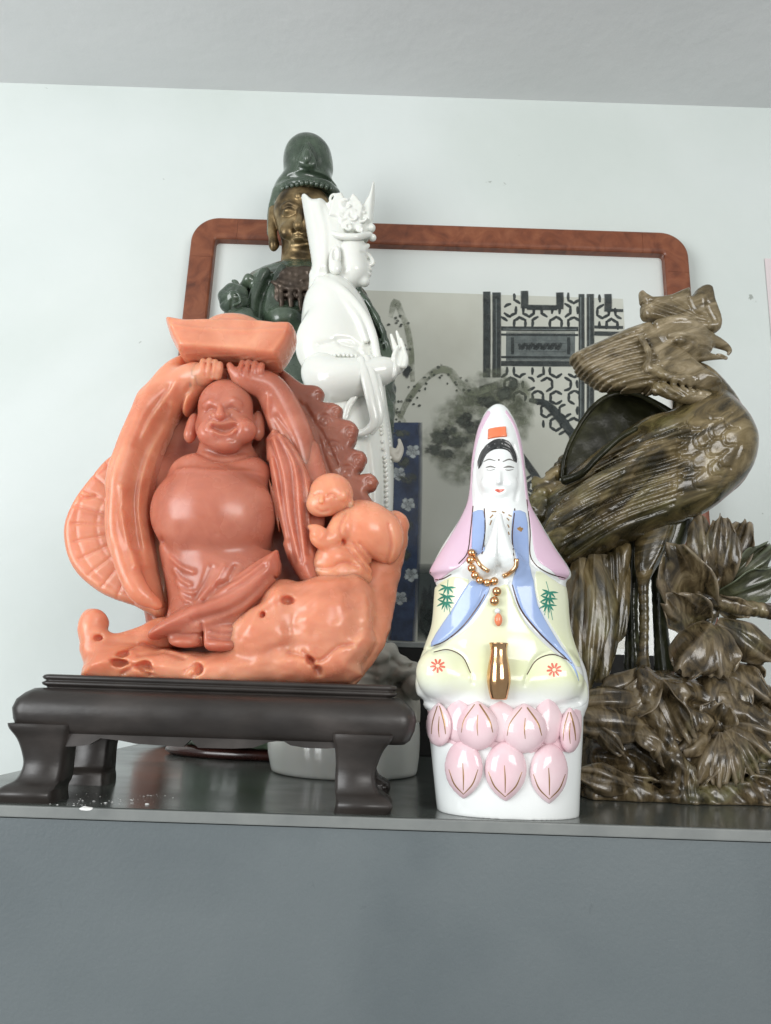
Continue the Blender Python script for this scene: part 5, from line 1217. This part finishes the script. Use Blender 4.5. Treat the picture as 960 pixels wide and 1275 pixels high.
# ---- neck ruff
b = S()
b.poly([(806, 402), (780, 409), (748, 423), (713, 438), (717, 450), (722, 463), (737, 476), (752, 486), (790, 492), (826, 494), (862, 496), (890, 486), (868, 466), (846, 440)], 6, 26, 18, smooth=2, slope=(0.15, 0.1))
for i in range(11):
    t = i/10; x0, y0 = 800+t*30, 410+t*70; x1, y1 = 716+t*44, 440+t*48
    b.carve([(x0, y0), ((x0+x1)/2, (y0+y1)/2-3), (x1, y1)], 2.8, 1.9, d=30)
b.c([(806, 456, 36, 6), (832, 468, 42, 7), (856, 474, 40, 7), (880, 480, 30, 7), (897, 488, 18, 6)], k=4); b.c([(820, 484, 34, 9), (850, 492, 38, 10), (880, 496, 30, 9)], k=5)
b.c([(798, 420, 34, 4), (808, 440, 40, 4), (806, 460, 40, 4)], k=4)
for q in range(6): b.carve([(812+q*11, 470+q*2.2), (818+q*11, 482+q*1.5), (832+q*10, 494-q*0.8)], 2.0, 1.6, d=44)
for q in range(4): b.carve([(812+q*6, 452+q*5), (836+q*6, 462+q*4), (866+q*5, 470+q*3.5)], 1.4, 1.4, d=46)
b.e(819, 502, 20, 21, 3.2, 120, ang=28, k=1, sub=True); b.noise(0.22, 9, 2)
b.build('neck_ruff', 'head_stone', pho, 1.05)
# ---- head, beak, crest
b = S()
b.e(846, 428, 16, 42, 28, 26, ang=6, k=4); b.c([(820, 404, 26, 7), (846, 398, 32, 7), (868, 406, 28, 6), (884, 418, 22, 5)], k=5)
b.c([(862, 424, 22, 12), (884, 424, 18, 9), (900, 430, 14, 6), (908, 436, 12, 3.5), (907, 441, 12, 2)], k=4)
b.c([(856, 444, 20, 10), (878, 444, 18, 6), (896, 444, 14, 4), (904, 446, 13, 2.5)], k=3)
b.c([(834, 418, 40, 3), (848, 416, 44, 3.5), (862, 420, 40, 3)], k=3); b.e(846, 424, 40, 8, 4.5, 6, k=2); b.carve([(834, 425), (846, 429), (860, 426)], 2.4, 1.8, d=46)
b.e(846, 446, 46, 15, 5, 10, k=2, sub=True); b.carve([(866, 436), (884, 436), (906, 441)], 2.6, 1.4, d=24); b.carve([(868, 420), (884, 420)], 1.5, 1.2, d=26)
b.carve([(812, 412), (816, 436), (824, 456)], 2.2, 2, d=36); b.carve([(822, 446), (832, 452), (840, 458)], -2, 2, d=40)
b.c([(860, 448, 36, 4), (866, 456, 34, 4), (862, 464, 30, 3)], k=2)
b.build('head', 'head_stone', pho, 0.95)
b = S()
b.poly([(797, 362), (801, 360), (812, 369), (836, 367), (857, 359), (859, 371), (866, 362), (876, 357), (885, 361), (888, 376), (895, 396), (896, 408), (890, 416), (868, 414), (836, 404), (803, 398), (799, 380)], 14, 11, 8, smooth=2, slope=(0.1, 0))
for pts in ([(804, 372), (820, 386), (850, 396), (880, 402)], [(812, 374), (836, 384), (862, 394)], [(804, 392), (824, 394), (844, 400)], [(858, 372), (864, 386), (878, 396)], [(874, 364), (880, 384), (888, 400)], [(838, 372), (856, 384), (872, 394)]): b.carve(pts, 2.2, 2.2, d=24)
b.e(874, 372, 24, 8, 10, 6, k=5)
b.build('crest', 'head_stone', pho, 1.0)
# ---- tail, thigh, legs
b = S()
b.poly([(672, 668), (700, 704), (742, 694), (776, 676), (783, 690), (776, 726), (762, 770), (738, 786), (710, 780), (694, 750), (682, 710)], -6, 18, 14, smooth=2, slope=(0.15, 0))
for i in range(12):
    x0 = 696+i*7.2; b.carve([(x0, 698-i*1.6), (x0-2+i*0.2, 760), (712+i*3.4, 836-abs(i-6)*3)], rp.uniform(1.5, 2.6), 1.8, d=28)
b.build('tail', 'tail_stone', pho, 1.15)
b = S(); b.c([(818, 650, -8, 24), (810, 680, 2, 19), (803, 706, 10, 11), (801, 726, 10, 6), (802, 770, 10, 5.2), (801, 815, 10, 5.4), (800, 836, 12, 9)], k=3, kin=4); b.carve([(838, 650), (822, 690), (806, 716)], -2, 3, d=30)
for dx in (-14, 0, 13): b.c([(800, 834, 14, 6), (800+dx, 846, 26, 5), (800+dx*1.6, 858, 30, 3)], k=3)
b.build('leg', 'feather_stone', pho, 1.05)
b = S(); b.c([(800, 660, -26, 26), (788, 690, -26, 14), (786, 740, -26, 8), (787, 790, -24, 7.5), (789, 838, -20, 11)], k=3, kin=4); b.build('leg', 'green_leaf_stone', pho, 1.2)
b = S(); b.c([(842, 640, -22, 22), (830, 680, -22, 18), (822, 706, -22, 11), (822, 760, -22, 8.5), (824, 800, -20, 8.5), (830, 842, -16, 14)], k=3, kin=4); b.build('rock_stem', 'green_leaf_stone', pho, 1.2)
# ---- rock base
b = S()
b.poly([(716, 1012), (716, 930), (730, 900), (756, 862), (790, 838), (830, 834), (868, 846), (900, 856), (950, 880), (990, 940), (1000, 1012)], -8, 52, 26, smooth=2)
b.poly([(712, 1014), (714, 958), (760, 950), (840, 962), (900, 950), (1000, 958), (1000, 1014)], 0, 62, 8, k=5)
b.c([(800, 846, 30, 14), (812, 880, 44, 14), (832, 920, 54, 15), (850, 965, 58, 16), (856, 1000, 58, 16)], k=10)
b.c([(806, 850, 26, 14), (850, 870, 40, 14), (876, 900, 48, 12)], k=8)
b.noise(2.0, 42, 12); b.noise(0.9, 15, 13)
for pts in ([(820, 866), (838, 905), (852, 950), (856, 1000)], [(730, 985), (780, 970), (840, 985)], [(880, 980), (920, 966), (955, 976)], [(745, 900), (790, 890), (806, 880)], [(790, 940), (816, 955), (826, 985)], [(868, 870), (880, 930), (872, 980)]): b.carve(pts, 4.5, 3.2, d=62)
for x, y, rx, rz, an in ((765, 946, 30, 9, 8), (846, 902, 9, 44, -18), (905, 962, 30, 8, 4), (880, 878, 18, 8, 10)): b.e(x, y, 66, rx, rz, 34, ang=an, k=5, sub=True)
b.floor(0.0)
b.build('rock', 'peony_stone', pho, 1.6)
# ---- leaves and petals: thick bent sheets
sP = scale_at(850, 800, HY)
def sheet(name, bx, by, tx, ty, w_, d0, d1, cup=0.0, curl=0.0, lobes=0, ruf=0.0, twist=0.0, mat='peony_stone', blunt=0.6, seed=0, sag=0.0):
    r_ = random.Random(seed*31+7); B0 = W(bx, by, HY-d0*sP); T0 = W(tx, ty, HY-d1*sP); ax = T0-B0; L_ = np.linalg.norm(ax); ax /= L_
    view = (B0-CAM)/np.linalg.norm(B0-CAM); sd = np.cross(ax, view); sd /= np.linalg.norm(sd); n_ = np.cross(sd, ax)
    if n_ @ view > 0: n_ = -n_
    tw = math.radians(twist); sd, n_ = sd*math.cos(tw)+n_*math.sin(tw), n_*math.cos(tw)-sd*math.sin(tw)
    nu, nv = 20, 17; top = np.zeros((nu, nv, 3)); ph = [r_.uniform(0, 6.28) for _ in range(6)]
    for i in range(nu):
        u_ = i/(nu-1)
        hw = w_*sP*0.5*(0.16+0.84*math.sin(math.pi*min(1, (u_*0.80+0.10)))**blunt) if u_ < 0.86 else None
        for j in range(nv):
            v_ = j/(nv-1)*2-1
            hw = w_*sP*0.5*(0.18+0.82*math.sin(math.pi*(0.06+u_*0.62))**0.9)*(1-0.45*max(0, u_-0.8)/0.2*0.6)
            ext = 1-(0.20*abs(v_)**2.6)-(0.075*abs(math.sin(v_*math.pi*lobes/2+ph[5])) if lobes else 0)-0.015*r_.random()
            uu = u_*ext
            h = cup*(v_*v_)*hw+curl*L_*u_*u_+sag*L_*math.sin(math.pi*u_)
            h += 0.62*ruf*sP*(1.3*math.sin(v_*5.5+ph[0]+u_*2)*u_+1.0*math.sin(v_*12+ph[1]+u_*4)*u_*u_+0.9*math.sin(v_*8+ph[3])*u_**4+0.7*math.sin(u_*11+ph[4])*abs(v_)**3)
            h += sP*1.6*math.exp(-(v_/0.10)**2)*(1-u_*0.5)
            for vv in (-0.62, -0.32, 0.34, 0.64): h += sP*1.5*math.exp(-((v_-vv*(0.4+0.6*u_))/0.08)**2)*u_
            top[i, j] = B0+ax*(uu*L_)+sd*(v_*hw*(1+0.05*math.sin(9*u_+ph[2]+v_)))+n_*h
    th = 1.7*sP; V, Fc = [], []
    gu = np.gradient(top, axis=0); gv = np.gradient(top, axis=1); nn = np.cross(gu, gv); nn /= np.linalg.norm(nn, axis=2)[:, :, None]+1e-12
    if (nn.mean((0, 1)) @ n_) < 0: nn = -nn
    edge = np.ones((nu, nv)); edge[0] = edge[-1] = 0.35; edge[:, 0] = edge[:, -1] = 0.35
    V = list((top+nn*th*0.5*edge[:, :, None]).reshape(-1, 3))+list((top-nn*th*0.5*edge[:, :, None]).reshape(-1, 3)); o_ = nu*nv
    for i in range(nu-1):
        for j in range(nv-1):
            a = i*nv+j; Fc.append((a, a+1, a+nv+1, a+nv)); Fc.append((o_+a, o_+a+nv, o_+a+nv+1, o_+a+1))
    rim = [i for i in range(nv)]+[i*nv+nv-1 for i in range(1, nu)]+[(nu-1)*nv+j for j in range(nv-2, -1, -1)]+[i*nv for i in range(nu-2, 0, -1)]
    for a, c_ in zip(rim, rim[1:]+rim[:1]): Fc.append((a, c_, o_+c_, o_+a))
    return pyobj(name, V, Fc, mat, pho)
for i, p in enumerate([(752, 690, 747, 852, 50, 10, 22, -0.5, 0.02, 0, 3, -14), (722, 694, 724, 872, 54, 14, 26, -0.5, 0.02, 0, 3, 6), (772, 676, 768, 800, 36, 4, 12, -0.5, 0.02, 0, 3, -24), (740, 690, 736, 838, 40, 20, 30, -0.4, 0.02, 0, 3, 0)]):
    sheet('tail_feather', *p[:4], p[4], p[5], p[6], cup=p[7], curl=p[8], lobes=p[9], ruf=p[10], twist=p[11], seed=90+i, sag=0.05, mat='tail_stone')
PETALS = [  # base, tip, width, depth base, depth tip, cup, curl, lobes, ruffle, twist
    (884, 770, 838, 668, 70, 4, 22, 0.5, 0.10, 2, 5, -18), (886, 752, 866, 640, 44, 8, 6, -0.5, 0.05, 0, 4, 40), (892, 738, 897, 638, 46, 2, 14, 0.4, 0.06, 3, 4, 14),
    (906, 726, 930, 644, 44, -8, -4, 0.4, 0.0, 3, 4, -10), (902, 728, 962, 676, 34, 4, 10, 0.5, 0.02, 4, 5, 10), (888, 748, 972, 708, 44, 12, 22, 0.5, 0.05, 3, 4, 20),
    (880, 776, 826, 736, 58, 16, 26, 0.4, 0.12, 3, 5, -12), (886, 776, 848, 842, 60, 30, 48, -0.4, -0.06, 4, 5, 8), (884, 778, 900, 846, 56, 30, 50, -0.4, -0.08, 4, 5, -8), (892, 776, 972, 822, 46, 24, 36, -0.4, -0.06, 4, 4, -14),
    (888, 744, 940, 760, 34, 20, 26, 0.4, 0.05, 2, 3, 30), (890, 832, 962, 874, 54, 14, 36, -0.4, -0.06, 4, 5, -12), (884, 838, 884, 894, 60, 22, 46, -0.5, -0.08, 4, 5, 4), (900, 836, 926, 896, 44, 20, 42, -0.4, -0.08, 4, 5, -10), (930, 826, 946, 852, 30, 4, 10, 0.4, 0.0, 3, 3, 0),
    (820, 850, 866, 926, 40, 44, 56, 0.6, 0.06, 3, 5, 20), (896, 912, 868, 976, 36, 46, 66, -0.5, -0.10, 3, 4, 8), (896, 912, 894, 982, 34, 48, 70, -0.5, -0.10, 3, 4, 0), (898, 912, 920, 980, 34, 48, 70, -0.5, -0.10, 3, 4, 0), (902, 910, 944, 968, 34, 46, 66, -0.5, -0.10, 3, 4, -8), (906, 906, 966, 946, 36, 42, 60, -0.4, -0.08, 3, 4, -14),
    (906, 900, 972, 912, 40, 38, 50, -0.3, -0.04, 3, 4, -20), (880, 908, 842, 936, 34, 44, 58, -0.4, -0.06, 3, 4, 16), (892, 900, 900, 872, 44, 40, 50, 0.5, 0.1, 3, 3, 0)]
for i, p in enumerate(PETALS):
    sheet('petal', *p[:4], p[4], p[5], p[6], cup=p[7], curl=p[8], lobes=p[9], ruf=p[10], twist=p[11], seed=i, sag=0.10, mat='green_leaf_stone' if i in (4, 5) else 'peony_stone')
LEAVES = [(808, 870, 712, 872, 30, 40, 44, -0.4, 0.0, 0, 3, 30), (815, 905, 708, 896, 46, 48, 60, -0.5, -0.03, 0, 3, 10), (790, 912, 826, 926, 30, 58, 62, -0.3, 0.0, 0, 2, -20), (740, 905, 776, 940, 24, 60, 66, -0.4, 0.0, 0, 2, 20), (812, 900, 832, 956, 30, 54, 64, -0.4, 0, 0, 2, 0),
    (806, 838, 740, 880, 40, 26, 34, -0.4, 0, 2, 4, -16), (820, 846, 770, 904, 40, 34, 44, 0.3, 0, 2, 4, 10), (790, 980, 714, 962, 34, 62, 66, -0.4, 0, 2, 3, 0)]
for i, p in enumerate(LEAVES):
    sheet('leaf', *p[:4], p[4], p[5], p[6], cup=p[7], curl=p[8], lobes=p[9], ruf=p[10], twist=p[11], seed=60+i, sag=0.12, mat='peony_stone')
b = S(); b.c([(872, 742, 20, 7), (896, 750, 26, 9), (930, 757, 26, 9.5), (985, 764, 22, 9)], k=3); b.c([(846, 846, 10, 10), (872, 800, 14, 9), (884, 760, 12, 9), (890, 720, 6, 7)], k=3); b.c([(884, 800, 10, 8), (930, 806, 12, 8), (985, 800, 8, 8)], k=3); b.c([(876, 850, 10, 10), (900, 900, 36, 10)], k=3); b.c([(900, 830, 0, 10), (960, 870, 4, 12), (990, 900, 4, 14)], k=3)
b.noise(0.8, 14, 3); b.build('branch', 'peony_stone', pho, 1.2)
